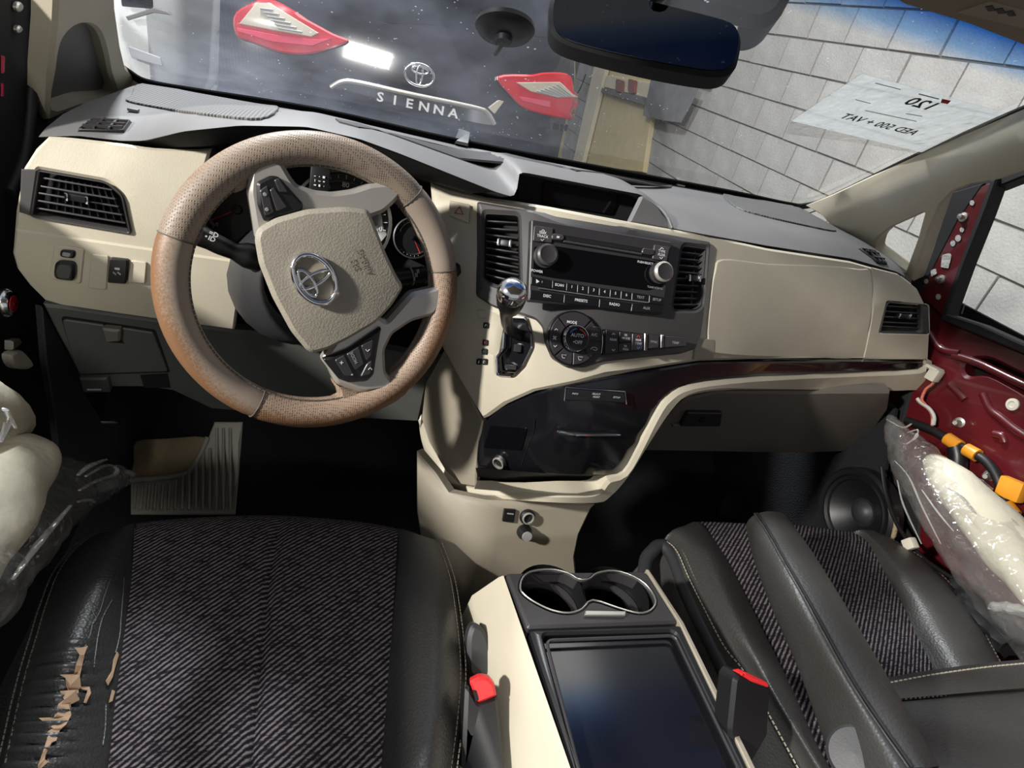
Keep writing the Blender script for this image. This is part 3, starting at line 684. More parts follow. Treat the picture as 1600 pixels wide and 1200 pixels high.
# beige fascia, driver side
VL = [(62, 267), (165, 284), (206, 362), (50, 336)]
vlh = rp([(60, 265), (168, 284), (192, 305), (205, 364), (48, 337)], [3, 10, 8, 3, 3])
patch('driver_fascia', smooth_px([(75, 211), (110, 213), (190, 222), (240, 229), (300, 231), (332, 229)], 3, False)+[(318, 275), (308, 325), (318, 360), (350, 382), (386, 402), (372, 470), (366, 516)]+[(300, 507), (200, 493), (97, 478), (70, 470), (45, 445), (26, 420), (19, 395), (24, 330), (36, 262), (55, 232)],
      DASH, MAT['beige'], dash, .02, 0, .004, holes=[vlh], grid=.035)
patch('driver_switch_panel', [(26, 357), (230, 387), (380, 408), (372, 470), (366, 514), (300, 505), (200, 491), (98, 476), (71, 468), (47, 444), (28, 419), (21, 394)], DASH, MAT['beige_smooth'], dash, .012, .003, .0025, grid=.04)
def vent(name, outline, q, surf, ns, nf, lab, tab=None, rim=.85, dep=.035, fd=1, recess=.006):
    """air vent: frame, recessed back, level slats, upright fins behind them and a thumb tab"""
    c = np.mean(np.array(outline), 0)
    hole = [tuple(c+(np.array(p)-c)*rim) for p in outline]
    v = patch(name, outline, surf, MAT['bezel'], dash, .02, .004, .002, holes=[hole]); v['label'] = lab
    U = [np.array(surf.hit(*a)) for a in q]; at = lambda s, t: (U[0]*(1-s)+U[1]*s)*(1-t)+(U[3]*(1-s)+U[2]*s)*t
    P = lambda s, t, o: surf.pt(*at(s, t), o)
    patch('vent_back', outline, surf, MAT['blackmatte'], v, .003, -dep)
    nn = surf.nor(*at(.5, .5))
    for k in range(nf):
        s = (k+.8)/(nf+.6); a, b = P(s, .04, -recess-.014), P(s, .96, -recess-.014)
        box('fin', (a+b)/2, b-a, np.cross(b-a, nn), nn, np.linalg.norm(b-a), .0018, .012, MAT['bezel2'], v)
    for k in range(ns):
        t = (k+.6)/(ns+.2)
        a, b = P(.0, t, -recess), P(1.0, t, -recess); upv = np.cross(nn, b-a)
        box('slat', (a+b)/2, b-a, nrm(nn)+.25*nrm(upv)*fd, np.cross(b-a, nrm(nn)+.25*nrm(upv)), np.linalg.norm(b-a), .011, .0022, MAT['bezel2'], v, .0007)
    if tab is not None:
        a, b = P(tab[0]-tab[2], tab[1], .002), P(tab[0]+tab[2], tab[1], .002)
        tb = box('tab', (a+b)/2, b-a, np.cross(nn, b-a), nn, np.linalg.norm(b-a), .009, .008, MAT['black'], v, .0015)
        for e in (a, b): box('tab_trim', e+nn*.004, b-a, np.cross(nn, b-a), nn, .004, .010, .004, MAT['chrome'], v, .001)
    return v
vent('air_vent', vlh, [(68, 270), (172, 288), (199, 358), (56, 334)], DASH, 5, 10, 'black slatted vent with a silver thumb tab', (.5, .42, .13), .95)
patch('vent_shutter', [(34, 264), (61, 265), (50, 337), (31, 331)], DASH, MAT['bezel'], dash, .01, .003, .002)
# switches
sp = patch('switch_plate', rp([(88, 381), (134, 387), (128, 440), (78, 432)], 4), DASH, MAT['beige_smooth'], dash, .004, .006, .001)
patch('mirror_selector', rp([(99, 387), (122, 389), (120, 401), (97, 398)], 5), DASH, MAT['black'], dash, .006, .010, .002)
patch('selector_slider', rp([(103, 390), (116, 392), (114, 398), (102, 396)], 2), DASH, MAT['greyprint'], dash, .003, .012, .001)
k_ = patch('mirror_knob', rp([(92, 403), (123, 406), (121, 433), (88, 429)], 9), DASH, MAT['black'], dash, .012, .013, .003)
patch('knob_dish', rp([(96, 407), (119, 410), (117, 428), (93, 425)], 8), DASH, MAT['bezel'], k_, .003, .0145, .001)
patch('blank_cover', rp([(145, 395), (172, 398), (168, 450), (139, 447)], 4), DASH, MAT['beige_smooth'], dash, .004, .0055, .001)
b_ = patch('stability_switch', rp([(175, 400), (203, 403), (200, 438), (171, 436)], 3), DASH, MAT['black'], dash, .008, .010, .0015)
for pq in ([(183, 414), (191, 415), (191, 418), (183, 417)], [(181, 420), (186, 424), (185, 426), (180, 422)], [(188, 420), (193, 424), (192, 426), (187, 422)]): patch('switch_mark', pq, DASH, MAT['greyprint'], b_, .001, .0108)
patch('blank_cover', rp([(206, 405), (231, 408), (228, 440), (201, 438)], 3), DASH, MAT['beige_smooth'], dash, .004, .0055, .001)
# knee panels
KNEE = Surf((0, .935, .55), (1, 0, 0), (0, -.15, .99), lambda u, v: .06*math.exp(-((u-.0)/.28)**2))
patch('driver_knee_panel', [(66, 476), (97, 479), (200, 494), (366, 517), (420, 520), (560, 540), (690, 565), (668, 600), (655, 660), (560, 655), (440, 650), (330, 640), (270, 612), (230, 606), (170, 606), (128, 600), (110, 560), (88, 520)], KNEE, MAT['knee'], dash, .02, 0, .004, grid=.05)
kd = patch('coin_door', rp([(98, 496), (240, 517), (263, 578), (126, 582), (116, 560)], [8, 3, 3, 3, 6]), KNEE, MAT['knee'], dash, .008, .005, .0015, grid=.05)
patch('door_seam', rp([(95, 493), (243, 515), (266, 581), (123, 585)], [8, 3, 3, 3]), KNEE, MAT['blackmatte'], dash, .002, .0015)
patch('door_latch', rp([(163, 504), (193, 507), (192, 525), (170, 527)], 3), KNEE, MAT['glove'], kd, .012, .016, .003)
patch('latch_recess', [(163, 502), (166, 504), (190, 527), (196, 533), (170, 531)], KNEE, MAT['blackmatte'], kd, .002, .006)
hr = patch('hood_release', rp([(126, 584), (171, 584), (176, 607), (134, 607)], 3), KNEE, MAT['knee'], dash, .012, .012, .003)
patch('release_mark', [(140, 600), (162, 600), (162, 602), (140, 602)], KNEE, MAT['white'], hr, .001, .0125)
patch('knee_pocket', [(220, 585), (262, 583), (266, 604), (226, 604)], KNEE, MAT['blackmatte'], dash, .002, .003)
# side kick panels in the foot wells
patch('kick_panel', [(66, 478), (90, 520), (112, 565), (128, 605), (160, 660), (185, 660), (182, 780), (100, 780), (85, 640), (72, 560)], Surf((-.74, 1.0, .4), (.25, 1, 0), (0, 0, 1)), MAT['pad_dark'], dash, .01, 0, .002)
# beige fascia, centre and passenger side
vcl = rp([(757, 333), (812, 336), (815, 452), (800, 452), (775, 447), (755, 437)], [6, 8, 6, 6, 6, 8])
vcr = rp([(1062, 382), (1101, 388), (1094, 478), (1085, 486), (1050, 486), (1047, 480)], [9, 3, 4, 5, 4, 4])
VR = rp([(1383, 470), (1436, 473), (1448, 478), (1449, 521), (1371, 519)], [10, 4, 3, 3, 3])
patch('passenger_fascia', [(672, 282), (700, 292), (760, 307), (806, 313), (860, 322), (985, 345), (1049, 357), (1100, 365), (1200, 387), (1330, 407), (1400, 427), (1430, 450), (1446, 480), (1451, 520), (1449, 563), (1300, 562), (1180, 562), (1095, 564), (1000, 579), (900, 599), (835, 612), (790, 632), (762, 652), (754, 655), (738, 630), (715, 590), (690, 545), (680, 470), (682, 400), (676, 330)],
      DASH, MAT['beige'], dash, .02, 0, .004, holes=[rp([(1386, 473), (1448, 478), (1449, 520), (1374, 518)], 3), rp([(788, 494), (824, 496), (833, 540), (818, 572), (802, 588), (777, 586), (776, 560)], 3), vcl, vcr], grid=.03)
patch('airbag_recess', smooth_px([(1128, 405), (1200, 412), (1290, 415), (1340, 420), (1358, 424), (1362, 470), (1355, 520), (1346, 558), (1250, 558), (1118, 553), (1104, 530), (1108, 470), (1115, 425)], 4), DASH, MAT['beige_smooth'], dash, .003, .0025, .002, grid=.04)
patch('end_cap', [(1360, 418), (1400, 428), (1430, 451), (1445, 480), (1450, 520), (1448, 561), (1346, 561), (1355, 520), (1361, 470)], DASH, MAT['beige_smooth'], dash, .006, .004, .002, holes=[rp([(1383, 470), (1448, 477), (1449, 521), (1371, 519)], 3)], grid=.04)
patch('filler_cap', rp([(1085, 528), (1115, 530), (1113, 561), (1082, 562)], 2), DASH, MAT['tan_side'], dash, .006, .003, .001)
vent('air_vent', VR, [(1388, 474), (1434, 477), (1434, 519), (1375, 516)], DASH, 5, 0, 'small black slatted vent at the far right end', (.5, .42, .16), .93, .03)
patch('vent_shutter', [(1436, 474), (1447, 479), (1450, 520), (1437, 519)], DASH, MAT['bezel'], dash, .01, .005, .002)
hz = patch('hazard_switch', rp([(703, 315), (736, 322), (733, 350), (702, 338)], 2), DASH, MAT['beige_smooth'], dash, .005, .006, .001)
hp = [DASH.P(*q, .0075) for q in ((719, 326), (725, 338), (712, 336))]; tube('hazard_mark', [hp[0], hp[1], hp[2]], .0009, MAT['redprint'], hz, 6, 1, True)
# charcoal centre bezel: radio frame with the two centre vents and the climate tongue
BZ = [(746, 316), (830, 330), (985, 357), (1108, 379), (1103, 430), (1096, 498), (1092, 525), (1084, 545), (1060, 553), (1000, 559), (940, 565), (912, 574), (885, 574), (862, 560), (851, 535), (848, 512), (838, 500), (815, 492), (772, 480), (745, 462)]
patch('centre_bezel', rp(BZ, 5), DASH, MAT['bezel'], dash, .02, .006, .003, holes=[vcl, vcr], grid=.03)
vent('air_vent', vcl, [(758, 338), (808, 341), (810, 449), (758, 436)], DASH, 9, 0, 'tall black centre vent left of the radio', (.62, .38, .18), .97, .03)
vent('air_vent', vcr, [(1063, 388), (1096, 392), (1090, 483), (1051, 483)], DASH, 9, 0, 'tall black centre vent right of the radio', (.62, .48, .22), .97, .03)
# gloss black lower stack and trim sweep
LOW = DASH
patch('lower_stack_panel', smooth_px([(756, 664), (770, 648), (800, 630), (860, 608), (960, 589), (1095, 566)], 4, False)+[(1200, 565), (1440, 565), (1443, 577), (1300, 580), (1180, 584), (1095, 592), (1060, 604), (1035, 626), (1015, 668), (990, 712), (972, 741), (860, 740), (743, 731), (748, 690)], DASH, MAT['gloss'], dash, .012, .002, .002, grid=.03)
ib = patch('trip_buttons', rp([(883, 604), (973, 611), (973, 627), (881, 623)], 3), DASH, MAT['black'], dash, .006, .007, .0015)
tube('button_trim', [DASH.P(*q, .008) for q in ((882, 623), (884, 604), (972, 610), (974, 628))], .0009, MAT['chrome'], ib, 6, 1)
patch('ashtray_handle', smooth_px([(873, 670), (900, 674), (960, 675), (959, 678), (900, 678), (875, 674)], 3), DASH, MAT['chrome'], dash, .006, .008, .001)
patch('coin_tray', rp([(768, 664), (825, 668), (816, 702), (758, 698)], 3), DASH, MAT['screen'], dash, .003, .0035)
tube('ashtray_seam', [DASH.P(*q, .002) for q in ((836, 655), (834, 675), (822, 705), (816, 726))], .0006, MAT['blackmatte'], dash, 6)
def socket(px, py, r, surf, parent, cover=False):
    u, v = surf.hit(px, py); P = surf.pt(u, v, .002); n = surf.nor(u, v)
    s = lathe('power_socket', P, n, [(r*1.35, 0), (r*1.35, .004), (r*1.05, .006)] if not cover else [(r*1.3, 0), (r*1.3, .006), (r, .012), (r, .016), (r*.9, .018), (0, .018)], MAT['black'], parent)
    if not cover:
        lathe('socket_ring', P, n, [(r*1.06, .003), (r*1.06, .009), (r*.86, .0095), (r*.82, 0.004)], MAT['silver'], s); lathe('socket_core', P, n, [(r*.8, .0055), (0, .0055)], MAT['blackmatte'], s)
    else: lathe('socket_lid', P, n, [(r*.9, .0175), (r*.85, .0195), (0, .0195)], MAT['greyprint'], s)
    return s
socket(784, 719, .0095, DASH, dash)
# beige tray and lip at the foot of the stack
TR = Surf((0, .655, .50), (1, 0, 0), (0, 0, 1))
tray = [(742, 733), (860, 742), (972, 742), (985, 735)]
tr_back = [atY(a, b, .77) for a, b in ((747, 748), (860, 757), (930, 758), (958, 750))]
loft('tray_roof', [[atY(a, b, .672) for a, b in ((743, 731), (860, 740), (940, 741), (972, 741))], tr_back], 12, MAT['blackmatte'], dash)  # matte black colour stands for the shade inside the tray opening
tr_front = [atY(a, b, .650) for a, b in ((741, 764), (790, 768), (900, 772), (938, 765))]
loft('tray_floor', [tr_back, tr_front], 12, MAT['tan_side'], dash)
lipo = [(655, 650), (668, 690), (692, 735), (715, 758), (745, 766), (800, 770), (900, 774), (935, 770), (952, 752), (978, 742), (1000, 705), (1025, 655), (1048, 622), (1085, 603), (1180, 592), (1300, 587), (1440, 580), (1450, 565), (1449, 596), (1435, 612), (1300, 612), (1180, 611), (1120, 612), (1075, 622), (1050, 645), (1020, 690), (985, 745), (955, 778), (930, 789), (850, 788), (760, 782), (720, 778), (700, 768), (675, 735), (658, 700), (652, 670)]
LIPS = Surf((0, 0, 0), (1, 0, 0), (0, 0, 1), lambda u, v: -(gdash(u, v)-.012 if u > -.12 else gdash(u, v)-.012+.25*(-.12-u)))
patch('trim_sweep', smooth_px(lipo, 3), LIPS, MAT['beige_smooth'], dash, .03, 0, .005, grid=.03)
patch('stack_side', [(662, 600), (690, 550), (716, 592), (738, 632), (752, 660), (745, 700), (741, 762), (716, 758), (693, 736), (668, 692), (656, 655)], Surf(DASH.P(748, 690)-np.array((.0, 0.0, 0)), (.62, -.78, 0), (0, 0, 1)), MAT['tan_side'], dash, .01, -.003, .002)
# lower post
POST = Surf((0, .715, .40), (1, 0, 0), (0, .08, 1), lambda u, v: -.9*max(0, -.10-u)-1.2*max(0, u-.11)+.25*max(0, .24-v-0.05))
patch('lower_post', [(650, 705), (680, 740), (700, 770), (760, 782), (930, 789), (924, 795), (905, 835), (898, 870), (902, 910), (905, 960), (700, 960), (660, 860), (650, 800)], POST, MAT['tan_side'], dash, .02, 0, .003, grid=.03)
sw_ = patch('seat_heater_switch', rp([(787, 794), (805, 795), (802, 815), (784, 813)], 1), POST, MAT['black'], dash, .005, .005, .001)
patch('switch_mark', [(791, 799), (801, 800), (801, 802), (791, 801)], POST, MAT['greyprint'], sw_, .001, .0055)
socket(823, 806, .0095, POST, dash); socket(818, 829, .0095, POST, dash, True)
# glove box
GLV = Surf((.35, .86, .55), (1, 0, 0), (0, -.32, .95), lambda u, v: -.10*(u)**2)
patch('glove_box_door', [(1004, 690), (1040, 652), (1072, 624), (1120, 613), (1300, 613), (1392, 613), (1388, 640), (1370, 665), (1320, 706), (1000, 706), (930, 706), (960, 770)][:10]+[(1000, 706)], GLV, MAT['glove'], dash, .02, 0, .004, grid=.05)
lt = patch('glove_latch', rp([(1072, 640), (1127, 641), (1124, 662), (1060, 662)], 3), GLV, MAT['pad_dark'], dash, .008, .008, .002)
lathe('key_lock', GLV.P(1096, 650, .008), GLV.nor(*GLV.hit(1096, 650)), [(.007, 0), (.007, .003), (.005, .004), (0, .004)], MAT['blackmatte'], lt)
patch('latch_lip', [(1050, 660), (1108, 661), (1108, 665), (1050, 664)], GLV, MAT['glove'], lt, .006, .006, .001)
# ------------------------------------------------------------------ radio
PXM = .00089
RAD = Surf(DASH.P(938, 420, .012), (1, 0, 0), (0, .635, 1))
def lab(body, px, py, h, mat, parent, surf=None, off=.0008, wide=1.0, name='lettering', k=PXM):
    surf = surf or RAD; u, v = surf.hit(px, py); return text(name, body, surf.pt(u, v, off), surf.eu, surf.ev, h*k*1.4, MAT[mat], parent, .0002, wide)
radio = thing('car_radio', 'charcoal car radio with disc slot, dark display and two round knobs', 'radio', tuple(RAD.P(932, 490)))
patch('faceplate', rp([(831, 342), (1050, 378), (1036, 491), (826, 470)], 3), RAD, MAT['bezel2'], radio, .012, 0, .0015)
patch('display_window', rp([(864, 384), (1014, 407), (1040, 412), (1036, 448), (1012, 454), (862, 434), (832, 428), (834, 386)], 3), RAD, MAT['screen'], radio, .003, .0008, .0004)
sl = patch('disc_slot', rp([(862, 364), (1022, 391), (1020, 404), (860, 377)], 5), RAD, MAT['black'], radio, .003, .0015, .0006)
patch('slot_opening', [(880, 369), (1002, 389), (1001, 394), (879, 375)], RAD, MAT['blackmatte'], sl, .001, .0022)
patch('slot_lip', [(880, 376), (1002, 396), (1001, 399), (879, 379)], RAD, MAT['bezel'], sl, .003, .0035, .0005)
patch('eject_button', rp([(861, 366), (880, 368), (879, 377), (860, 375)], 4), RAD, MAT['bezel'], radio, .004, .005, .001)
patch('load_button', rp([(1002, 388), (1021, 391), (1019, 400), (1000, 397)], 4), RAD, MAT['bezel2'], radio, .004, .005, .001)
patch('eject_mark', [(868, 370), (872, 370.6), (871.6, 373.6), (867.6, 373)], RAD, MAT['white'], radio, .001, .0056)
def arrow(px, py, s, up, parent, mat='white', surf=None, off=.001):
    surf = surf or RAD; d = -1 if up else 1
    P = [surf.P(*q, off) for q in ((px-s, py-d*s*.5), (px, py+d*s*.5), (px+s, py-d*s*.5))]; return tube('arrow_mark', P, .0005, MAT[mat], parent, 5, 1)
b1 = patch('seek_button', rp([(834, 353), (863, 357), (861, 380), (832, 377)], 2), RAD, MAT['bezel'], radio, .004, .003, .0006)
lab('SEEK', 847, 364.8, 4.0, 'white', b1, off=.0036); lab('TRACK', 846.5, 370.3, 4.0, 'white', b1, off=.0036); arrow(847, 361, 2.5, True, b1, off=.004); arrow(846, 376, 2.5, False, b1, off=.004)
b1 = patch('folder_button', rp([(1021, 383), (1045, 387), (1040, 409), (1018, 405)], 2), RAD, MAT['bezel'], radio, .004, .003, .0006)
lab('TYPE', 1032, 393.7, 4.0, 'white', b1, off=.0036); lab('FLDR', 1031.5, 399.2, 4.0, 'white', b1, off=.0036); arrow(1032, 389, 2.5, True, b1, off=.004); arrow(1031, 404, 2.5, False, b1, off=.004)
for px, py, nm in ((850, 401, 'left round volume knob'), (1029, 427, 'right round tuning knob')):
    k_ = lathe('knob', RAD.P(px, py), RAD.n, [(.0155, 0), (.0155, .003), (.0135, .004), (.0130, .016), (.0115, .018), (.0085, .0165), (0, .0165)], MAT['bezel2'], radio, 28); k_['label'] = nm
    lathe('knob_ring', RAD.P(px, py), RAD.n, [(.0145, .0125), (.0145, .0155), (.0128, .017), (.0118, .0178)], MAT['silver' if px > 900 else 'bezel'], k_, 28)
lab('POWER', 838.5, 424, 3.8, 'white', radio, off=.0014); lab('PUSH·SELECT', 1007.5, 411, 3.4, 'white', radio, off=.0014); lab('TUNE·SCROLL', 1023, 450, 3.2, 'greyprint', radio, off=.0014)
rowA = [(829, 432, 'play'), (862, 438, 'SCAN'), (884, 442, '1'), (901, 444.5, '2'), (918, 447, '3'), (935, 449.5, '4'), (952, 452, '5'), (969, 454.5, '6'), (986, 457, 'TEXT'), (1013, 461, 'SETUP'), (1037, 464.5, None)]
for (x, y, s), (x2, y2, _) in zip(rowA[:-1], rowA[1:]):
    b1 = patch('radio_button', rp([(x+.6, y), (x2-.6, y2), (x2-1.4, y2+13), (x-.2, y+13)], 1.5), RAD, MAT['black'], radio, .003, .002, .0006)
    if s == 'play':
        patch('play_mark', [(837, 436.5), (842, 440.5), (837, 443)], RAD, MAT['white'], b1, .0006, .0026); lab('II', 846, 441, 3, 'greyprint', b1, off=.0024)
    elif len(s) > 1: lab(s, (x+x2)/2, (y+y2)/2+6, 4.0, 'white' if s == 'SCAN' else 'greyprint', b1, off=.0024)
    else: lab(s, (x+x2)/2, (y+y2)/2+5.5, 4.2, 'white', b1, off=.0024)
tube('button_guide', [RAD.P(*q, .003) for q in ((840, 451), (853, 452.5), (935, 464), (1011, 473))], .0009, MAT['metal'], radio, 6)
for q, s, p_ in (([(828, 453), (880, 460), (879, 473), (827, 467)], 'DISC', (854, 463)), ([(881, 460), (935, 467), (934, 480), (880, 474)], 'PRESETS', (907, 470)), ([(936, 467), (986, 474), (984, 487), (935, 481)], 'RADIO', (959, 476)), ([(987, 474), (1037, 477), (1034, 489), (985, 487)], 'AUX', (1009, 482))):
    b1 = patch('radio_button', rp(q, 1.5), RAD, MAT['black'], radio, .003, .0018, .0006); lab(s, *p_, 4.2, 'white' if s != 'AUX' else 'greyprint', b1, off=.0022)
# ------------------------------------------------------------------ climate control
clim = thing('climate_control', 'climate control cluster with round automatic dial and small buttons under the radio', 'control panel', tuple(DASH.P(896, 560)))
CL = Surf(DASH.P(930, 535, .011), (1, 0, 0), (0, .60, 1))
kr = 1/FPX*.83
cu, cv = CL.hit(896, 529)
def clr(r1, r2, a0, a1, n=14):
    A0, A1 = math.radians(a0), math.radians(a1)
    return [(cu+r2*math.cos(A0+(A1-A0)*i/n), cv+r2*math.sin(A0+(A1-A0)*i/n)) for i in range(n+1)]+[(cu+r1*math.cos(A1-(A1-A0)*i/n), cv+r1*math.sin(A1-(A1-A0)*i/n)) for i in range(n+1)]
R1, R2 = .0185, .0355
base_ = patch('backplate', [(cu+.038*math.cos(t), cv+.038*math.sin(t)) for t in np.linspace(0, 2*math.pi, 40)[:-1]], CL, MAT['black'], clim, .008, .0, .001, px=False)
for a0, a1, bodies in ((52, 132, (('MODE', 892, 504, 4.2),)), (136, 224, ()), (228, 270, ()), (273, 318, ()), (-40, 48, ())):
    b1 = patch('dial_button', clr(R1+.001, R2, a0, a1), CL, MAT['bezel2'], clim, .004, .003, .0007, px=False)
    for s, x, y, h in bodies: lab(s, x, y, h, 'white', b1, CL, .0036)
    if a0 == 136:
        arrow(867.5, 515, 2.4, True, b1, surf=CL, off=.004); arrow(866, 541, 2.4, False, b1, surf=CL, off=.004)
        for k in range(4):
            a = math.pi/4+k*math.pi/2; P = CL.P(865, 528, .004); box('fan_mark', P+.0018*(math.cos(a)*CL.eu+math.sin(a)*CL.ev), math.cos(a)*CL.eu+math.sin(a)*CL.ev, math.cos(a+1.57)*CL.eu+math.sin(a+1.57)*CL.ev, CL.n, .0026, .0016, .0004, MAT['white'], b1)
    if a0 in (228, 273):
        x, y = ((879.5, 557) if a0 == 228 else (905, 560)); tube('screen_mark', [CL.P(*q, .004) for q in ((x-3.5, y-2.5), (x+3.5, y-2), (x+1.6, y+2.5), (x-2, y+2.2))], .0004, MAT['white'], b1, 5, 1, True)
ac = patch('ac_button', rp([(912, 514), (930, 512), (937, 516), (938, 533), (911, 531)], 2), CL, MAT['bezel2'], clim, .004, .004, .0007); lab('A/C', 926.5, 523.5, 4.6, 'white', ac, CL, .0046)
rc = patch('recirculate_button', rp([(911, 533), (938, 535), (936, 551), (916, 555)], 2), CL, MAT['bezel2'], clim, .004, .004, .0007)
tube('recirculate_mark', smooth3([CL.P(*q, .005) for q in ((921, 546), (923, 543), (928, 543), (931, 546), (927, 547.5), (924, 545.5))], 3), .0004, MAT['white'], rc, 5, 1)
tube('panel_trim', [CL.P(*q, .005) for q in ((911, 515), (917, 512), (933, 512), (938, 518), (939, 535), (937, 552))], .0007, MAT['chrome'], clim, 6)
dk = lathe('auto_knob', CL.pt(cu, cv), CL.n, [(.0180, 0), (.0180, .010), (.0168, .0125), (.015, .0132), (0, .0132)], MAT['black'], clim, 32)
lathe('knob_ring', CL.pt(cu, cv), CL.n, [(.0184, .006), (.0184, .0105), (.0170, .0127), (.0165, .0125)], MAT['chrome'], dk, 32)
KN = Surf(CL.pt(cu, cv, .0133), CL.eu, CL.ev)
text('lettering', 'AUTO', KN.pt(0, .0035), CL.eu, CL.ev, .0068, MAT['white'], dk); text('lettering', '✱OFF'.replace('✱', '•'), KN.pt(.001, -.0055), CL.eu, CL.ev, .0066, MAT['white'], dk)
for a0, a1, m_ in ((100, 150, 'blueprint'), (20, 80, 'redprint')): tube('temperature_arc', [KN.pt(.0125*math.cos(math.radians(a)), .0125*math.sin(math.radians(a)), .0003) for a in np.linspace(a0, a1, 6)], .0009, MAT[m_], dk, 5, 1)
tube('knob_split', [KN.pt(-.0145, -.001, .0002), KN.pt(.0145, -.001, .0002)], .0004, MAT['bezel'], dk, 5, 1)
patch('button_plate', rp([(943, 514), (1000, 521), (1072, 525), (1070, 542), (1000, 549), (942, 555)], 2), CL, MAT['black'], clim, .006, .001, .0008)
bs = [([(945, 515), (965, 518), (964, 550), (944, 553)], [('REAR', 956, 531, 3.6)]), ([(966, 518), (985, 521), (984, 534), (966, 535)], [('RR', 975.5, 524, 3.2), ('MODE', 975.5, 529, 3.6)]), ([(966, 536), (984, 535), (984, 548), (965, 550)], [('RR', 975, 541, 3.2), ('FAN', 975, 546, 3.6)]),
      ([(986, 521), (1003, 523), (1002, 546), (985, 548)], [('REAR', 995, 531.5, 3.0), ('TEMP', 995, 537, 3.8)]), ([(1011, 523), (1028, 525), (1027, 543), (1010, 545)], [('SYNC', 1019.5, 534.5, 3.6)]), ([(1036, 525), (1072, 527), (1070, 541), (1035, 543)], [('TEMP', 1053, 536, 3.8)])]
for q, ts in bs:
    b1 = patch('climate_button', rp(q, 1.5), CL, MAT['bezel2'], clim, .004, .004, .0007)
    for s, x, y, h in ts: lab(s, x, y, h, 'white' if s not in ('SYNC', 'TEMP') else 'greyprint', b1, CL, .0046)
    if ts[0][0] == 'REAR': arrow(ts[0][1], 522 if len(ts) == 1 else 526, 2.3, True, b1, 'white' if len(ts) == 1 else 'redprint', CL, .005); arrow(ts[0][1], 547 if len(ts) == 1 else 544, 2.3, False, b1, 'white' if len(ts) == 1 else 'blueprint', CL, .005)
for x, y0, y1 in ((1006.5, 521, 548), (1032, 523, 544)): patch('chrome_divider', rp([(x-2.5, y0), (x+2.8, y0+1), (x+2, y1), (x-3, y1)], 1), CL, MAT['chrome'], clim, .004, .006, .001)
for x, y, s in ((898, 613.5, ('INFO',)), (928.5, 616, ('SELECT', 'RESET')), (959, 619, ('SETUP',))):
    for i, q in enumerate(s): lab(q, x, y-2.2*(len(s)-1)+4.6*i, 3.6, 'white', ib, DASH, .0082, k=.00078)
# ------------------------------------------------------------------ gear selector
gear = thing('gear_selector', 'gear lever with chrome-topped ball knob in a silver-edged gate', 'gear lever', tuple(DASH.P(805, 580)))
GO = [(789, 493), (823, 495), (832, 520), (833, 542), (818, 573), (802, 589), (776, 587), (775, 560), (786, 545)]
ctr = np.mean(GO, 0); gi = [tuple(ctr+(np.array(q)-ctr)*.9) for q in GO]
patch('gate_trim', rp(GO, 4), DASH, MAT['chrome'], gear, .01, .004, .0015, holes=[rp(gi, 3)])
patch('gate_well', rp(gi, 3), DASH, MAT['gloss'], gear, .003, -.012)
GW = lambda x, y, o: DASH.P(x, y, o)
box('gate_step', GW(806, 545, -.006), (1, 0, 0), (0, .5, 1), (0, 1, -.5), .010, .010, .006, MAT['bezel2'], gear, .001); box('gate_step', GW(795, 575, -.006), (1, 0, 0), (0, .5, 1), (0, 1, -.5), .016, .006, .006, MAT['bezel2'], gear, .001)
gn = DASH.nor(*DASH.hit(805, 540)); K = atY(799, 463, .63)
tube('shaft', [GW(806, 525, -.012), GW(805, 512, .03), K-np.array((0, -.01, .02))], .008, MAT['black'], gear, 12)
ax = nrm(K-GW(806, 520, 0)); ax = nrm(ax+np.array((0, -.2, .8)))
lathe('knob', K-ax*.026, ax, [(.009, -.004), (.0125, 0), (.016, .012), (.0175, .024), (.0172, .03)], MAT['black'], gear, 24)
lathe('knob_cap', K-ax*.026, ax, [(.0173, .029), (.0176, .034), (.0165, .040), (.013, .0455), (.007, .0485), (0, .0495)], MAT['chrome'], gear, 24)
patch('shift_lock_cover', rp([(747, 485), (759, 485), (761, 496), (748, 497)], 3), DASH, MAT['beige_smooth'], gear, .003, .003, .0006)
for x, y, s, m_ in ((760, 508, 'P', 'white'), (759, 535, 'R', 'redprint'), (758, 549, 'N', 'greenprint'), (758, 564.5, 'D', 'white'), (749.5, 564.5, 'S', 'white')):
    d_ = patch('position_mark', rp([(x-4, y-4.5), (x+4.5, y-4), (x+4, y+5), (x-4.5, y+4.5)], 2), DASH, MAT['blackmatte'], gear, .002, .0022, .0004); lab(s, x, y+.3, 5.2, m_, d_, DASH, .0028, k=.0008)
# ------------------------------------------------------------------ instrument cluster
clus = thing('instrument_cluster', 'instrument cluster with round dials recessed behind the steering wheel', 'gauge cluster', (-.36, 1.0, .75))
HS = Surf(atY(500, 320, .99), (1, 0, 0), (0, .35, .94))
patch('housing', [(290, 245), (400, 205), (520, 205), (620, 240), (700, 300), (705, 400), (690, 480), (560, 520), (400, 500), (330, 430), (285, 340)], HS, MAT['blackmatte'], clus, .01, -.015, 0)
hl = [(214, 221, .915), (287, 205, .88), (375, 196, .86), (480, 198, .85), (562, 217, .84), (625, 240, .83), (712, 275, .82), (772, 299, .81)]
hb = [(212, 225), (275, 230), (326, 227), (400, 213), (480, 214), (568, 236), (650, 275), (737, 302)]
loft('hood_underside', [[atY(a, b+1, y+.004) for a, b, y in hl], [atY(p[0], p[1], q[2]+.035) for p, q in zip(hb, hl)], [atY(p[0]+4, p[1]+12, 1.03) for p in hb]], 50, MAT['blackmatte'], clus, smooth=60)  # coloured black for the shadow under the hood lip
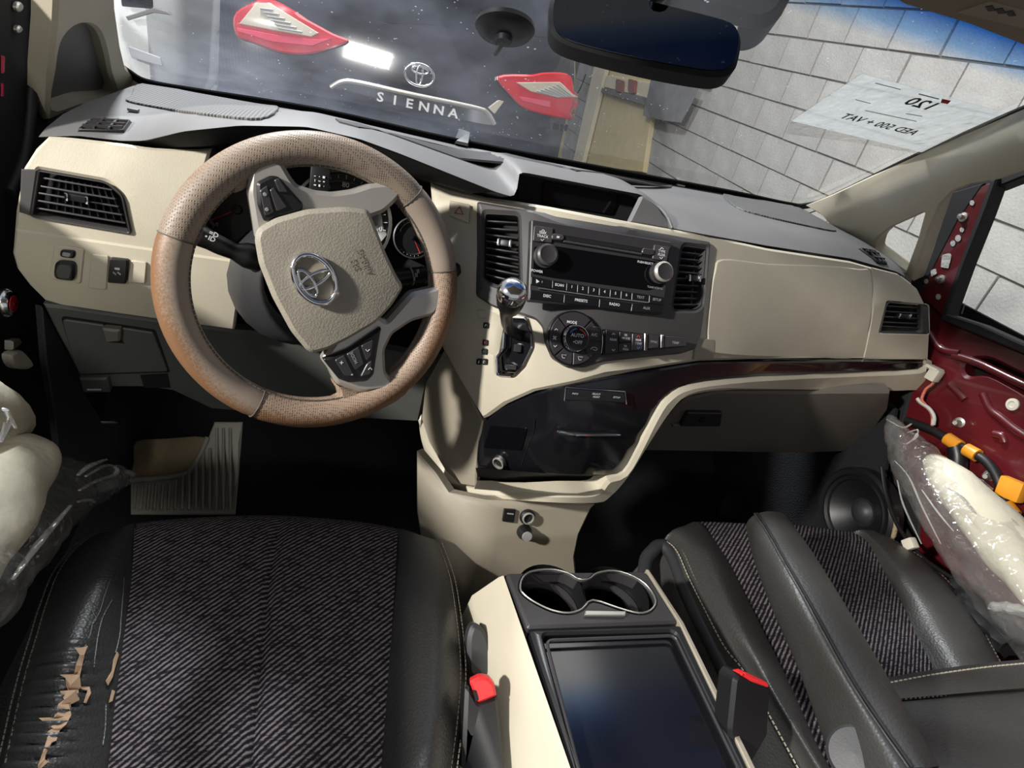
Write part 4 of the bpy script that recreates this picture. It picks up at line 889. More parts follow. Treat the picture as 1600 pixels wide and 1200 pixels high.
loft('binnacle_side', [[atY(a, b, .86) for a, b in ((332, 229), (318, 275), (308, 325), (318, 360), (350, 382), (386, 402), (372, 470))], [atY(a, b, 1.0) for a, b in ((345, 240), (332, 280), (322, 322), (330, 352), (358, 372), (395, 392), (385, 450))]], 24, MAT['bezel'], clus)
def dial(cx, cy, r, name, nums, a0, a1, needle=None, ringm='metal', face='bezel'):
    u, v = HS.hit(cx, cy); c = HS.pt(u, v); rr = r/FPX*np.dot(c-CAM, CF)
    d = lathe(name, c, HS.n, [(rr*1.04, -.012), (rr*1.04, .010), (rr, .012), (rr*.97, .004), (0, .004)], MAT['black'], clus, 48)
    tube('dial_band', [c+HS.n*.0055+rr*.82*(math.cos(t)*HS.eu+math.sin(t)*HS.ev) for t in np.linspace(math.radians(a0), math.radians(a1), 40)], rr*.15, MAT[face], d, 8, 1, False, .12)
    lathe('dial_rim', c, HS.n, [(rr*1.05, .008), (rr*1.05, .013), (rr*.99, .014), (rr*.98, .008)], MAT[ringm], d, 48)
    its = []
    for i in range(25):
        t = math.radians(a0+(a1-a0)*i/24); e = math.cos(t)*HS.eu+math.sin(t)*HS.ev; its.append(box8(c+HS.n*.0085+rr*.9*e, e, np.cross(HS.n, e), HS.n, rr*(.1 if i % 4 == 0 else .06), rr*.012, .0006))
    join_boxes('tick_marks', its, MAT['white'], d)
    for i, s in enumerate(nums):
        t = math.radians(a0+(a1-a0)*i/(len(nums)-1)); e = math.cos(t)*HS.eu+math.sin(t)*HS.ev; text('numeral', s, c+HS.n*.0088+rr*.74*e, HS.eu, HS.ev, rr*.15, MAT['white'], d)
    if needle is not None:
        t = math.radians(needle); e = math.cos(t)*HS.eu+math.sin(t)*HS.ev; box('needle', c+HS.n*.011+e*rr*.4, e, np.cross(HS.n, e), HS.n, rr*.9, rr*.035, .001, MAT['redprint'], d)
        lathe('needle_hub', c+HS.n*.009, HS.n, [(rr*.14, 0), (rr*.12, .006), (0, .007)], MAT['black'], d, 20)
    return d
dial(372, 328, 52, 'tachometer', [str(i) for i in range(9)], 225, -10, 212, 'bezel', 'greyprint')
dial(535, 345, 72, 'speedometer', [str(i*20) for i in range(9)], 215, -35, 215, 'metal', 'greyprint')
dial(645, 372, 30, 'fuel_gauge', ['E', 'F'], 330, 30, 300, 'bezel', 'bezel')
# ------------------------------------------------------------------ steering column and stalks
WC = CAM+(np.array((-.365, .7598, .7736))-CAM)*.958; WN = np.array((.2227, -.9311, .2889)); 
col = thing('steering_column', 'dark grey steering column shroud with light and wiper stalks', 'steering column', (-.37, .95, .65))
def ringp(c, rx, ry, n=24):
    return [c+rx*math.cos(t)*np.array((1, 0, 0))+ry*math.sin(t)*nrm((0, .3, 1)) for t in np.linspace(0, 2*math.pi, n+1)]
ca = WC-WN*.035
loft('shroud', [ringp(ca, .062, .058), ringp(ca-WN*.03+np.array((0, 0, -.008)), .086, .078), ringp(ca-WN*.12+np.array((0, 0, -.018)), .096, .092), ringp(ca-WN*.26+np.array((0, 0, -.03)), .09, .09)], 25, MAT['pad_dark'], col, smooth=60)
tube('shroud_seam', [ca+np.array((-.09, .04, -.01)), ca+np.array((-.10, .12, -.02)), ca+np.array((-.098, .2, -.04))], .002, MAT['blackmatte'], col, 6)
Sk = lambda px, py, o: on_plane(px, py, WC-WN*o, WN)
st = tube('light_stalk', [Sk(398, 402, .065), Sk(375, 396, .06), Sk(345, 384, .055), Sk(322, 373, .052), Sk(296, 362, .05)], [.017, .016, .0105, .0115, .0115, .0125, .0125], MAT['black'], col, 16)
st['label'] = 'black light stalk pointing left'
tube('stalk_collar', [Sk(311, 368, .052), Sk(304, 365, .051)], .0135, MAT['bezel2'], st, 16, 1); tube('stalk_collar', [Sk(299, 363, .051), Sk(291, 360, .05)], .0128, MAT['bezel2'], st, 16, 1)
LS = Surf(Sk(325, 372, .038), Sk(345, 382, .05)-Sk(322, 372, .05), (0, .1, 1))
for s, x, y in (('•', 322, 369.5), ('ID', 331, 373.5), ('=D', 334, 366)): text('stalk_mark', s, LS.P(x, y, .0), LS.eu, LS.ev, .008, MAT['white'], st)
s2 = tube('wiper_stalk', [Sk(610, 436, .065), Sk(640, 432, .06), Sk(672, 427, .055), Sk(705, 423, .052), Sk(718, 421, .05)], [.013, .0125, .012, .011, .011, .012, .010], MAT['black'], col, 16); s2['label'] = 'black wiper stalk pointing right'
for x, y in ((641, 432), (661, 429)): tube('stalk_collar', [Sk(x, y, .059), Sk(x+2, y-.3, .059)], .0130, MAT['greyprint'], s2, 16, 1)
L2 = Surf(Sk(650, 430, .043), Sk(672, 427, .055)-Sk(640, 432, .06), (0, .1, 1))
for i, s in enumerate(('I', 'II', 'II')): text('stalk_mark', s, L2.P(648+i*2.6, 436-i*6, .0), L2.eu, L2.ev, .008, MAT['white'], s2)
lv = box('trip_lever', Sk(500, 281, .12), (1, 0, 0), (0, .3, .95), (0, -.95, .3), .026, .032, .02, MAT['black'], col, .003)
box('lever_tip', Sk(497, 265, .12), (1, 0, 0), (0, .3, .95), (0, -.95, .3), .016, .006, .012, MAT['metal'], lv, .002)
LT = Surf(Sk(500, 281, .1085), (1, 0, 0), (0, .3, .95)); 
for i in range(3):
    for j in range(3): box('lever_mark', LT.P(492+7*i, 275+7*j+i, .0), LT.eu, LT.ev, LT.n, (.0022, .0008, .003)[(i+j) % 3], (.0008, .003, .0014)[(i*2+j) % 3], .0004, MAT['white'], lv)
# ------------------------------------------------------------------ steering wheel
wheel = thing('steering_wheel', 'tan leather steering wheel with brown wear and beige airbag pad', 'steering wheel', tuple(WC))
e1 = nrm(np.cross((0, 0, 1.), WN)); e2 = np.cross(WN, e1)   # right, up in the wheel plane
RM, rm = .1614, .0196
WPL = Surf(WC, e1, e2)
def wang(px, py):
    u, v = WPL.hit(px, py); return math.atan2(v, u)
def rim_arc(name, a0, a1, mat, lab_):
    n = max(6, int(abs(a1-a0)/math.radians(3))); V = []; F = []; sg = 18
    for i in range(n+1):
        a = a0+(a1-a0)*i/n; e = math.cos(a)*e1+math.sin(a)*e2; k = 1.0
        edge = min(i, n-i)
        rr = rm*(.965 if edge == 0 else 1.0)
        for j in range(sg):
            t = 2*math.pi*j/sg; V.append(WC+e*(RM+rr*math.cos(t)*1.0)+WN*rr*math.sin(t)*1.05)
    for i in range(n):
        for j in range(sg): F.append((i*sg+j, i*sg+(j+1) % sg, (i+1)*sg+(j+1) % sg, (i+1)*sg+j))
    o = mesh(name, V, F, MAT[mat], wheel, 70); o['label'] = lab_; return o
# seams seen on the rim, counter-clockwise
aA, aB, aC, aD = wang(262, 366), wang(400, 630), wang(698, 420), wang(640, 308)
up = lambda a, b: b if b > a else b+2*math.pi
rim_arc('rim_grip', aD, up(aD, aA), 'rim_perf', 'perforated tan leather over the top of the rim')
rim_arc('rim_grip', aA, up(aA, aB), 'rim_worn', 'smooth leather worn brown on the left of the rim')
rim_arc('rim_grip', aB, up(aB, aC), 'rim_perf_worn', 'perforated leather at the foot of the rim, rubbed brown')
rim_arc('rim_grip', aC, up(aC, aD), 'rim_smooth', 'short smooth tan leather section on the right')
for a in (aA, aB, aC, aD):
    e = math.cos(a)*e1+math.sin(a)*e2; tube('rim_seam', [WC+e*(RM+rm*1.005*math.cos(t))+WN*rm*1.055*math.sin(t) for t in np.linspace(0, 2*math.pi, 20)[:-1]], .0008, MAT['thread_dark'], wheel, 5, 1, True)
stc = [WC+(math.cos(a)*e1+math.sin(a)*e2)*(RM-rm*.93)+WN*rm*.42 for a in np.linspace(0, 2*math.pi, 120)]
stitches('rim_stitching', stc, MAT['thread_dark'], wheel, .0062, .0046, .0022, WN)
SPK = Surf(WC+WN*.004, e1, e2)
# spokes: pod brackets top and bottom, V-shaped lower spokes at the right
sp1 = [(388, 268), (400, 255), (424, 248), (440, 254), (452, 275), (462, 288), (490, 297), (520, 300), (548, 296), (575, 287), (600, 285), (628, 300), (612, 318), (596, 332), (560, 345), (500, 350), (430, 370), (398, 372), (386, 300)]
patch('spoke', rp(sp1, 5), SPK, MAT['silver'], wheel, .02, .012, .005)
sp2 = [(560, 470), (600, 500), (640, 455), (668, 449), (684, 445), (688, 470), (676, 490), (640, 500), (610, 520), (598, 545), (600, 580), (612, 592), (600, 606), (560, 610), (522, 597), (512, 575), (500, 560)]
patch('spoke', rp(sp2, 6), SPK, MAT['silver'], wheel, .02, .012, .005)
patch('spoke_gaiter', smooth_px([(388, 290), (360, 300), (372, 262), (392, 240), (430, 228), (448, 240), (442, 256), (424, 247), (400, 254)], 3), SPK, MAT['rim_perf'], wheel, .02, .006, .004)
patch('spoke_gaiter', smooth_px([(520, 594), (560, 610), (604, 606), (620, 590), (640, 606), (600, 636), (540, 640), (500, 630), (530, 618)], 3), SPK, MAT['rim_perf_worn'], wheel, .02, .006, .004)
pod1 = patch('switch_pod', rp([(398, 285), (420, 274), (432, 276), (470, 318), (468, 328), (410, 345), (400, 320)], 5), SPK, MAT['black'], wheel, .012, .020, .003); pod1['label'] = 'upper black switch pod'
for q in ([(402, 297), (414, 289), (424, 330), (410, 336)], [(417, 296), (424, 292), (444, 322), (428, 329)], [(424, 281), (432, 278), (446, 300), (432, 300)]): patch('pod_button', rp(q, 3), SPK, MAT['bezel2'], pod1, .004, .0225, .001)
for x, y in ((410, 303), (413, 326)): lathe('pod_mark', SPK.P(x, y, .0227), WN, [(.0022, 0), (.0018, .0006), (0, .0006)], MAT['greyprint'], pod1, 10)
pod2 = patch('switch_pod', rp([(500, 556), (540, 540), (590, 506), (584, 540), (578, 580), (568, 590), (540, 592), (524, 586)], 4), SPK, MAT['black'], wheel, .012, .020, .003); pod2['label'] = 'lower black switch pod'
for q in ([(517, 556), (532, 548), (548, 582), (532, 580)], [(535, 547), (554, 535), (562, 562), (549, 572)], [(557, 534), (576, 524), (573, 550), (566, 558)], [(566, 562), (574, 556), (572, 578), (556, 582)]): patch('pod_button', rp(q, 3), SPK, MAT['bezel2'], pod2, .004, .0225, .001)
arrow(567, 541, 3, False, pod2, 'white', SPK, .0232); arrow(571, 569, 3, True, pod2, 'white', SPK, .0232)
ex_ = SPK.P(556, 560)-SPK.P(546, 540); 
text('pod_lettering', 'MODE', SPK.P(546, 552, .0231), ex_*-1, np.cross(WN, ex_*-1), .006, MAT['greyprint'], pod2); text('pod_lettering', '+', SPK.P(527, 560, .0231), e1, e2, .009, MAT['white'], pod2); text('pod_lettering', '-', SPK.P(543, 577, .0231), e1, e2, .009, MAT['white'], pod2)
# airbag pad
pc = SPK.hit(505, 430)
PADW = Surf(WC+WN*.026, e1, e2, lambda u, v: .012-.9*((u-pc[0])**2+(v-pc[1])**2))
PO = [(397, 372), (402, 356), (430, 340), (480, 326), (540, 322), (578, 326), (588, 350), (606, 396), (622, 430), (634, 449), (616, 478), (590, 506), (550, 530), (515, 548), (490, 555), (480, 550), (455, 520), (425, 465), (404, 412)]
patch('airbag_pad', rp(PO, 8), PADW, MAT['airbag'], wheel, .04, 0, .006, grid=.015)
eu_p, ev_p = PADW.hit(491, 435)
dish = ell(491, 437, 30, 41, math.radians(-28))
patch('emblem_dish', dish, PADW, MAT['tan_side'], wheel, .004, .0012, .001, grid=.01)
tx = nrm(PADW.P(562, 424)-PADW.P(578, 452)); ty = np.cross(WN, tx)
emblem(wheel, PADW, 491, 436, tx*-1 if False else tx, .030, 'emblem_ring', MAT['chrome'], .0045, .105, .70)
text('embossed_lettering', 'AIRBAG', PADW.P(565, 407, .0006), PADW.P(553, 388)-PADW.P(572, 428), ty, .0095, MAT['tan_side'], wheel, .0006); text('embossed_lettering', 'SRS', PADW.P(551, 412, .0006), PADW.P(553, 388)-PADW.P(572, 428), ty, .0095, MAT['tan_side'], wheel, .0006)
# ------------------------------------------------------------------ seats
def Lz(pts, z):
    """picture points brought to a height (one value, or front and back values)"""
    zz = np.interp(np.linspace(0, 1, len(pts)), np.linspace(0, 1, len(z)), z) if isinstance(z, (tuple, list)) else [z]*len(pts)
    return smooth3([atZ(a, b, h) for (a, b), h in zip(pts, zz)], 8)
def drop(L, dz, dx=0, dy=0): return np.array(L)+np.array((dx, dy, dz))
seat = thing('driver_seat', 'black driver seat with cracked leather bolster and striped cloth centre', 'car seat', (-.4, .45, .05))
ro = Lz([(686, 850), (704, 900), (713, 950), (720, 1010), (722, 1060), (718, 1120), (708, 1200), (690, 1320)], (.40, .425, .43, .43))
rc_ = Lz([(662, 838), (672, 900), (680, 960), (680, 1010), (678, 1060), (674, 1120), (664, 1200), (648, 1320)], (.425, .46, .465, .465))
ri = Lz([(622, 826), (620, 870), (616, 930), (611, 1000), (607, 1060), (604, 1120), (600, 1200), (594, 1320)], (.415, .43, .43, .43))
rbol = loft('inner_bolster', [drop(ro, -.22, .01, .0), drop(ro, -.06, .012), ro, rc_, ri, drop(ri, -.02, -.002)], 70, MAT['leather'], seat, sub=6, smooth=70)
lo_ = Lz([(148, 838), (118, 858), (88, 897), (67, 950), (52, 1000), (37, 1050), (22, 1110), (3, 1195), (-30, 1320)], (.385, .41, .42, .42, .42))
lc_ = Lz([(178, 830), (165, 858), (150, 905), (128, 955), (112, 1000), (98, 1050), (84, 1110), (62, 1195), (30, 1320)], (.415, .45, .46, .46, .46))
li = Lz([(210, 818), (208, 850), (206, 900), (199, 955), (193, 1000), (186, 1050), (176, 1110), (163, 1195), (140, 1320)], (.415, .43, .43, .43, .43))
lbol = loft('outer_bolster', [drop(lo_, -.24, -.03), drop(lo_, -.07, -.025), lo_, lc_, li, drop(li, -.02, .002)], 110, MAT['leather'], seat, sub=8, smooth=70)
lbol['label'] = 'cracked and peeling leather bolster'
# folds pressed into the worn leather
inv = np.array(lbol.location)+np.array(seat.location)
for v in lbol.data.vertices:
    P = np.array(v.co); d = P-CAM; px, py = 800+FPX*np.dot(d, CR)/np.dot(d, CF), 600-FPX*np.dot(d, CU)/np.dot(d, CF)
    k = max(0, min(1, (py-985)/50))*max(0, 1-abs((px-(118-(py-1000)*.28))/75)**2)
    v.co.z += .0045*k*math.sin(py*.30+px*.02+.8*math.sin(py*.05))
# cloth centre
fr = smooth_px([(210, 818), (260, 812), (340, 807), (425, 805), (520, 811), (575, 817), (622, 826)], 6, False)
ns = 41; F0 = np.array([fr[int(round(i*(len(fr)-1)/(ns-1)))] for i in range(ns)])
fl_ = []
for i in range(ns):
    s = i/(ns-1); a = F0[i]; lx = np.interp([900, 1000, 1110, 1195, 1320], [818, 850, 900, 955, 1000, 1050, 1110, 1195, 1320], [210, 208, 206, 199, 193, 186, 176, 163, 140]); rx = np.interp([900, 1000, 1110, 1195, 1320], [826, 930, 1000, 1060, 1120, 1200, 1320], [622, 616, 611, 607, 604, 600, 594])
    P = [a]+[(l+(r-l)*s, y) for l, r, y in zip(lx, rx, [900, 1000, 1110, 1195, 1320])]
    dome = .014*math.sin(math.pi*s)-.007*math.exp(-((s-.53)/.012)**2)
    L = [atZ(*P[0], .40+dome), atZ(P[0][0]*.8+P[1][0]*.2, P[0][1]*.8+P[1][1]*.2, .421+dome)]+[atZ(*q, z+dome) for q, z in zip(P[1:], (.43, .43, .428, .425, .425))]
    L = [L[0]+np.array((0, .012, -.14)), L[0]+np.array((0, .008, -.03))]+L
    fl_.append(smooth3(L, 8))
fab = loft('cloth_insert', fl_, 60, MAT['fabric'], seat, smooth=60)
stitches('stitching', drop(ro, .0045, -.003), MAT['thread'], seat, .0062, .0042, .0013); stitches('stitching', drop(ro, .003, .004), MAT['thread'], seat, .0062, .0042, .0013)
stitches('stitching', drop(lo_, .006, .004), MAT['thread_dark'], seat, .0062, .0042, .0013); stitches('stitching', drop(lo_, .003, -.003), MAT['thread_dark'], seat, .0062, .0042, .0013)
loft('seat_base', [[(-.66, .14, .06), (-.66, .66, .06), (-.14, .66, .06), (-.14, .14, .06)], [(-.66, .14, .26), (-.66, .69, .26), (-.13, .69, .26), (-.13, .14, .26)]], 30, MAT['blackmatte'], seat)
LBS = MeshSurf(lbol); LBS.last = .43
def torn(pts, off=.003): return patch('torn_backing', [(a/4, 900+b/4) for a, b in pts], LBS, MAT['foam'], seat, .001, off, 0, grid=.006)
torn([(470, 452), (510, 455), (540, 440), (520, 490), (505, 560), (490, 640), (500, 690), (480, 720), (490, 770), (440, 800), (440, 860), (410, 920), (370, 960), (350, 1020), (320, 1060), (290, 1110), (280, 1160), (300, 1170), (250, 1200), (245, 1180), (275, 1090), (300, 1010), (310, 960), (340, 945), (260, 880), (340, 880), (370, 790), (400, 770), (370, 740), (420, 735), (405, 650), (385, 610), (460, 610), (470, 560), (495, 490)])
torn([(500, 690), (550, 690), (555, 740), (530, 800), (515, 790), (540, 730), (500, 705)]); torn([(720, 480), (730, 500), (705, 590), (690, 640), (665, 690), (650, 660), (690, 600), (700, 530)]); torn([(690, 720), (705, 730), (690, 790), (670, 800)])
for pts in ([(690, 20), (650, 130), (620, 230), (580, 290), (560, 370), (530, 440)], [(565, 130), (575, 220), (600, 265), (580, 300)], [(700, 150), (640, 260), (610, 380), (595, 480), (585, 570)], [(775, 10), (755, 260), (745, 380), (720, 480)], [(660, 800), (655, 950), (640, 1060)]):
    tube('leather_crack', [LBS.P(a/4, 900+b/4, .0006) for a, b in pts], .0007, MAT['leather2'], seat, 5, 3, flat=.5)
ps = thing('passenger_seat', 'black passenger seat with cloth centre, folded armrest and double stitching', 'car seat', (.4, .45, .05))
po = Lz([(1030, 852), (1041, 846), (1060, 862), (1079, 904), (1109, 964), (1135, 1012), (1165, 1050), (1200, 1110), (1260, 1220)], (.44, .465, .47, .47, .47))
pc_ = Lz([(1046, 834), (1062, 826), (1100, 860), (1125, 910), (1155, 970), (1182, 1025), (1210, 1080), (1245, 1140), (1300, 1230)], (.46, .49, .50, .50, .50))
pi = Lz([(1085, 815), (1100, 822), (1127, 860), (1150, 900), (1190, 980), (1230, 1060), (1255, 1115), (1275, 1160), (1320, 1240)], (.46, .475, .475, .475, .475))
loft('inner_bolster', [drop(po, -.25, -.045), drop(po, -.08, -.035, -.005), po, pc_, pi, drop(pi, -.02, .003)], 70, MAT['leather2'], ps, sub=6, smooth=70)
stitches('stitching', drop(po, .005, .004), MAT['thread'], ps, .0065, .0044, .0014); stitches('stitching', drop(po, .002, -.004), MAT['thread'], ps, .0065, .0044, .0014)
tube('side_shield', Lz([(1005, 930), (1008, 880), (1018, 862), (1034, 852), (1052, 872), (1070, 920), (1100, 985), (1140, 1060), (1180, 1120)], (.43, .445, .45, .45, .45))[::4], .011, MAT['pad_dark'], ps, 10, 2)
pri = Lz([(1335, 831), (1352, 840), (1385, 900), (1410, 945), (1432, 992), (1458, 1042), (1500, 1120)], (.46, .475, .475, .475))
pf = smooth_px([(1085, 815), (1170, 816), (1260, 821), (1335, 831)], 8, False); nf = 25; rows_ = []
pil = np.array(resam(pi, 40)); prl = np.array(resam(pri, 40))
for i in range(nf):
    s = i/(nf-1); q = pf[int(round(i*(len(pf)-1)/(nf-1)))]
    mid = pil*(1-s)+prl*s; mid[:, 2] += .012*math.sin(math.pi*s)
    a = atZ(*q, .455+.01*math.sin(math.pi*s)); L = [a+np.array((0, .012, -.15)), a+np.array((0, .008, -.03)), a]+[m_ for m_ in mid[4:]]
    rows_.append(np.array(L))
loft('cloth_insert', rows_, 60, MAT['fabric'], ps, smooth=60)
pro = Lz([(1372, 836), (1400, 848), (1450, 880), (1500, 930), (1530, 975), (1560, 1030), (1600, 1100)], (.45, .47, .475, .475))
prc = Lz([(1352, 828), (1390, 862), (1430, 910), (1465, 955), (1490, 1000), (1515, 1040), (1555, 1120)], (.47, .50, .505, .505))
loft('outer_bolster', [drop(pri, -.02, -.003), pri, prc, pro, drop(pro, -.08, .03), drop(pro, -.25, .03)], 60, MAT['leather2'], ps, sub=6, smooth=70)
stitches('stitching', drop(pro, .004, -.004), MAT['thread_dark'], ps, .0065, .0044, .0013)
# backrest (leaning back towards the camera)
b0 = Lz([(1372, 1066), (1460, 1052), (1540, 1042), (1620, 1034), (1720, 1020)], .50); b1 = Lz([(1384, 1066), (1460, 1052), (1540, 1041), (1620, 1033), (1720, 1019)], .53)
b2 = Lz([(1400, 1092), (1470, 1086), (1540, 1080), (1620, 1073), (1720, 1062)], .555); b3 = Lz([(1440, 1200), (1500, 1196), (1560, 1190), (1640, 1182), (1740, 1170)], .61); b4 = Lz([(1470, 1330), (1540, 1326), (1600, 1320), (1680, 1310), (1780, 1300)], .68)
loft('backrest', [drop(b0, -.06, 0, -.02), b0, b1, b2], 40, MAT['leather2'], ps, sub=5, smooth=60); loft('backrest_panel', [drop(b2, -.004), b3, b4], 40, MAT['leather'], ps, sub=6, smooth=60)
stitches('stitching', drop(b1, .003, 0, -.003), MAT['thread'], ps, .0085, .0058, .0018)
# armrest
a0 = Lz([(1168, 830), (1180, 880), (1210, 960), (1245, 1040), (1278, 1130), (1310, 1220)], .555)
a1 = Lz([(1168, 815), (1185, 850), (1215, 910), (1258, 985), (1318, 1085), (1392, 1210)], (.585, .61, .625, .63))
a2 = Lz([(1182, 803), (1202, 833), (1226, 876), (1264, 942), (1335, 1070), (1424, 1200)], (.60, .63, .64, .64))
a3 = Lz([(1205, 799), (1228, 830), (1258, 875), (1300, 940), (1368, 1060), (1450, 1200)], (.60, .63, .64, .64))
a4 = Lz([(1226, 806), (1252, 840), (1285, 890), (1330, 965), (1396, 1078), (1466, 1200)], (.575, .60, .61, .61))
loft('armrest', [drop(a4, -.055, -.01), drop(a0, -.0, 0), a1, drop(a2, 0), a3, a4, drop(a4, -.05, -.01)], 60, MAT['leather2'], ps, sub=6, smooth=70, cap=False)
tipc = np.mean([a0[0], a1[0], a2[0], a3[0], a4[0]], 0)
mesh('armrest_tip', [tipc+np.array((0, .012, -.004))]+[np.array(p) for p in (a0[0], a1[0], a2[0], a3[0], a4[0], a4[0]+np.array((-.01, 0, -.05)))], [(0, i, i % 6+1) for i in range(1, 7)], MAT['leather2'], ps, 80)
tube('armrest_seam', drop(a2, .0015), .0016, MAT['blackmatte'], ps, 6, 1)
tube('armrest_piping', drop(a2, .0010, -.004), .0012, MAT['leather2'], ps, 6, 1)
lathe('recline_cover', atZ(1338, 1180, .60), (-.72, -.15, .66), [(.026, -.01), (.026, .006), (.023, .009), (0, .010)], MAT['pad_dark'], ps, 28)
loft('seat_base', [[(.14, .14, .06), (.14, .62, .06), (.66, .62, .06), (.66, .14, .06)], [(.13, .14, .28), (.13, .65, .28), (.66, .65, .28), (.66, .14, .28)]], 30, MAT['blackmatte'], ps)
# ------------------------------------------------------------------ centre console
ZC = .52
cons = thing('centre_console', 'beige centre console with double cup holder and dark tray lid', 'console', (0, .3, 0))
CT = Surf((0, 0, ZC), (1, 0, 0), (0, 1, 0))
tl, tr_, br_, bl_ = [atZ(*q, ZC) for q in ((790, 896), (1008, 893), (1200, 1262), (922, 1270))]
def ring(fx, z, dy=0, n=1): return [(tl[0]-fx, tl[1]+dy, z), (tr_[0]+fx, tr_[1]+dy, z), (br_[0]+fx, br_[1], z), (bl_[0]-fx, bl_[1], z), (tl[0]-fx, tl[1]+dy, z)]
loft('body', [ring(.035, .02, .05), ring(.032, .25, .06), ring(.024, .44, .03), ring(.006, ZC-.012, .004), ring(.002, ZC-.004, 0)], 120, MAT['beige_smooth'], cons, smooth=40)
tube('body_seam', [atZ(826, 980, ZC-.002), atZ(812, 992, ZC-.04)+np.array((-.004, 0, 0)), atZ(770, 1030, ZC-.10)+np.array((-.004, 0, 0))], .0010, MAT['blackmatte'], cons, 5)
cup = smooth_px([(812, 922), (816, 905), (831, 895), (861, 892), (887, 898), (903, 907), (919, 907), (932, 898), (959, 894), (989, 903), (1011, 919), (1023, 941), (1015, 956), (996, 960), (965, 952), (925, 940), (908, 954), (888, 960), (862, 956), (836, 944), (820, 933)], 3)
cp = patch('cup_holder', rp([(790, 896), (1008, 893), (1060, 974), (824, 982)], [6, 10, 4, 4]), CT, MAT['bezel2'], cons, .02, .002, .003, holes=[cup])
tube('cup_rim', [CT.P(*q, .003) for q in cup], .0013, MAT['metal'], cp, 6, 1, True)
for x, y in ((862, 925), (962, 927)): lathe('cup_well', CT.P(x, y, -.001)+np.array((0, 0, 0)), (0, 0, -1), [(.046, 0), (.044, .04), (.040, .075), (0, .075)], MAT['black'], cp, 36); lathe('cup_step', CT.P(x, y, -.03), (0, 0, -1), [(.0435, 0), (.040, .001), (.0395, .01)], MAT['bezel2'], cp, 36)
patch('release_tab', rp([(912, 959), (976, 960), (975, 967), (911, 966)], 1.5), CT, MAT['metal'], cons, .004, .007, .001)
lid = patch('tray_lid', rp([(827, 986), (1062, 978), (1196, 1262), (920, 1270)], [4, 6, 4, 4]), CT, MAT['black'], cons, .02, .003, .003, holes=[rp([(847, 993), (1053, 988), (1162, 1215), (1120, 1250), (915, 1252)], 8)])
patch('tray_floor', [(840, 985), (1060, 980), (1185, 1260), (915, 1262)], CT, MAT['gloss'], lid, .004, -.008)
tube('tray_lip', [CT.P(*q, .001) for q in rp([(853, 1002), (1054, 994), (1155, 1205), (1115, 1242), (915, 1246)], 10)], .0022, MAT['bezel2'], lid, 6, 1, True)
patch('edge_strip', [(1008, 893), (1012, 893), (1066, 976), (1206, 1262), (1196, 1262), (1060, 977)], CT, MAT['tan_side'], cons, .012, .005, .001)
# buckles
def buckle(lab_, base_px, top_px, zb, zt, red, mirror=False):
    b_ = thing('seat_belt_buckle', lab_, 'buckle', tuple(atZ(*base_px, zb)), 'seat belt buckles')
    return b_
bk = buckle('red-buttoned seat belt buckle between driver seat and console', (760, 1190), (750, 1070), .40, .47, None)
BS_ = Surf(atZ(755, 1075, .475), (1, -.25, 0), (.2, .55, .8))
patch('button', rp([(733, 1064), (748, 1056), (762, 1057), (772, 1068), (776, 1086), (752, 1096), (745, 1098)], 4), BS_, MAT['red_button'], bk, .012, .004, .003)
patch('shell', rp([(728, 1068), (737, 1078), (748, 1099), (778, 1086), (790, 1200), (770, 1240), (722, 1200)], 3), Surf(atZ(755, 1130, .455), (1, 0, 0), (.05, .8, .6)), MAT['black'], bk, .025, 0, .004)
patch('tongue_slot', rp([(738, 1076), (744, 1076), (748, 1090), (743, 1094)], 1), BS_, MAT['blackmatte'], bk, .002, .0046)
patch('boot', smooth_px([(733, 990), (742, 975), (758, 985), (770, 1020), (772, 1052), (735, 1058), (731, 1020)], 4), Surf(atZ(752, 1020, .44), (1, 0, 0), (0, .7, .7)), MAT['pad_dark'], bk, .02, 0, .005)
bk2 = buckle('dark seat belt buckle with a red edge beside the passenger seat', (1180, 1180), (1170, 1060), .45, .52, None)
B2 = Surf(atZ(1175, 1100, .55), (1, .1, 0), (.1, .6, .8))
patch('shell', rp([(1148, 1062), (1156, 1052), (1200, 1068), (1206, 1080), (1202, 1150), (1150, 1240), (1140, 1140)], 4), B2, MAT['black'], bk2, .025, 0, .004)
patch('button', rp([(1152, 1051), (1162, 1049), (1198, 1066), (1198, 1073), (1172, 1064)], 2), B2, MAT['red_button'], bk2, .012, .004, .002)
# ------------------------------------------------------------------ floor mat
cm = [c for c in car_floor.children][0]; FLS = MeshSurf(cm); FLS.last = .1
mat_ = thing('floor_mat', 'ribbed grey rubber mat with a brown carpet patch in the driver foot well', 'floor mat', tuple(FLS.P(290, 780)))
patch('carpet_patch', smooth_px([(214, 690), (260, 686), (322, 684), (312, 712), (296, 734), (275, 746), (240, 749), (208, 751), (210, 720)], 3), FLS, MAT['carpet_brown'], mat_, .006, .008, .002, grid=.03)
patch('rubber_sheet', [(206, 752), (270, 750), (298, 736), (314, 712), (326, 686), (336, 660), (380, 660), (374, 740), (368, 806), (300, 806), (205, 806)], FLS, MAT['rubber'], mat_, .006, .010, .002, grid=.04)
tube('mat_rim', [FLS.P(*q, .014) for q in ((206, 751), (245, 749), (276, 745), (298, 733), (314, 710), (326, 684))], .006, MAT['rubber'], mat_, 8)
for k in range(15):
    x = 213+k*10.4; yt = 758 if x < 270 else 758-(x-270)*1.15; yt = max(yt, 700)
    if x > 332: yt = 670
    tube('rib', [FLS.P(x+2, yt, .013), FLS.P(x-3*(1-k/10), 801, .013)], .0035, MAT['rubber'], mat_, 6, 1)
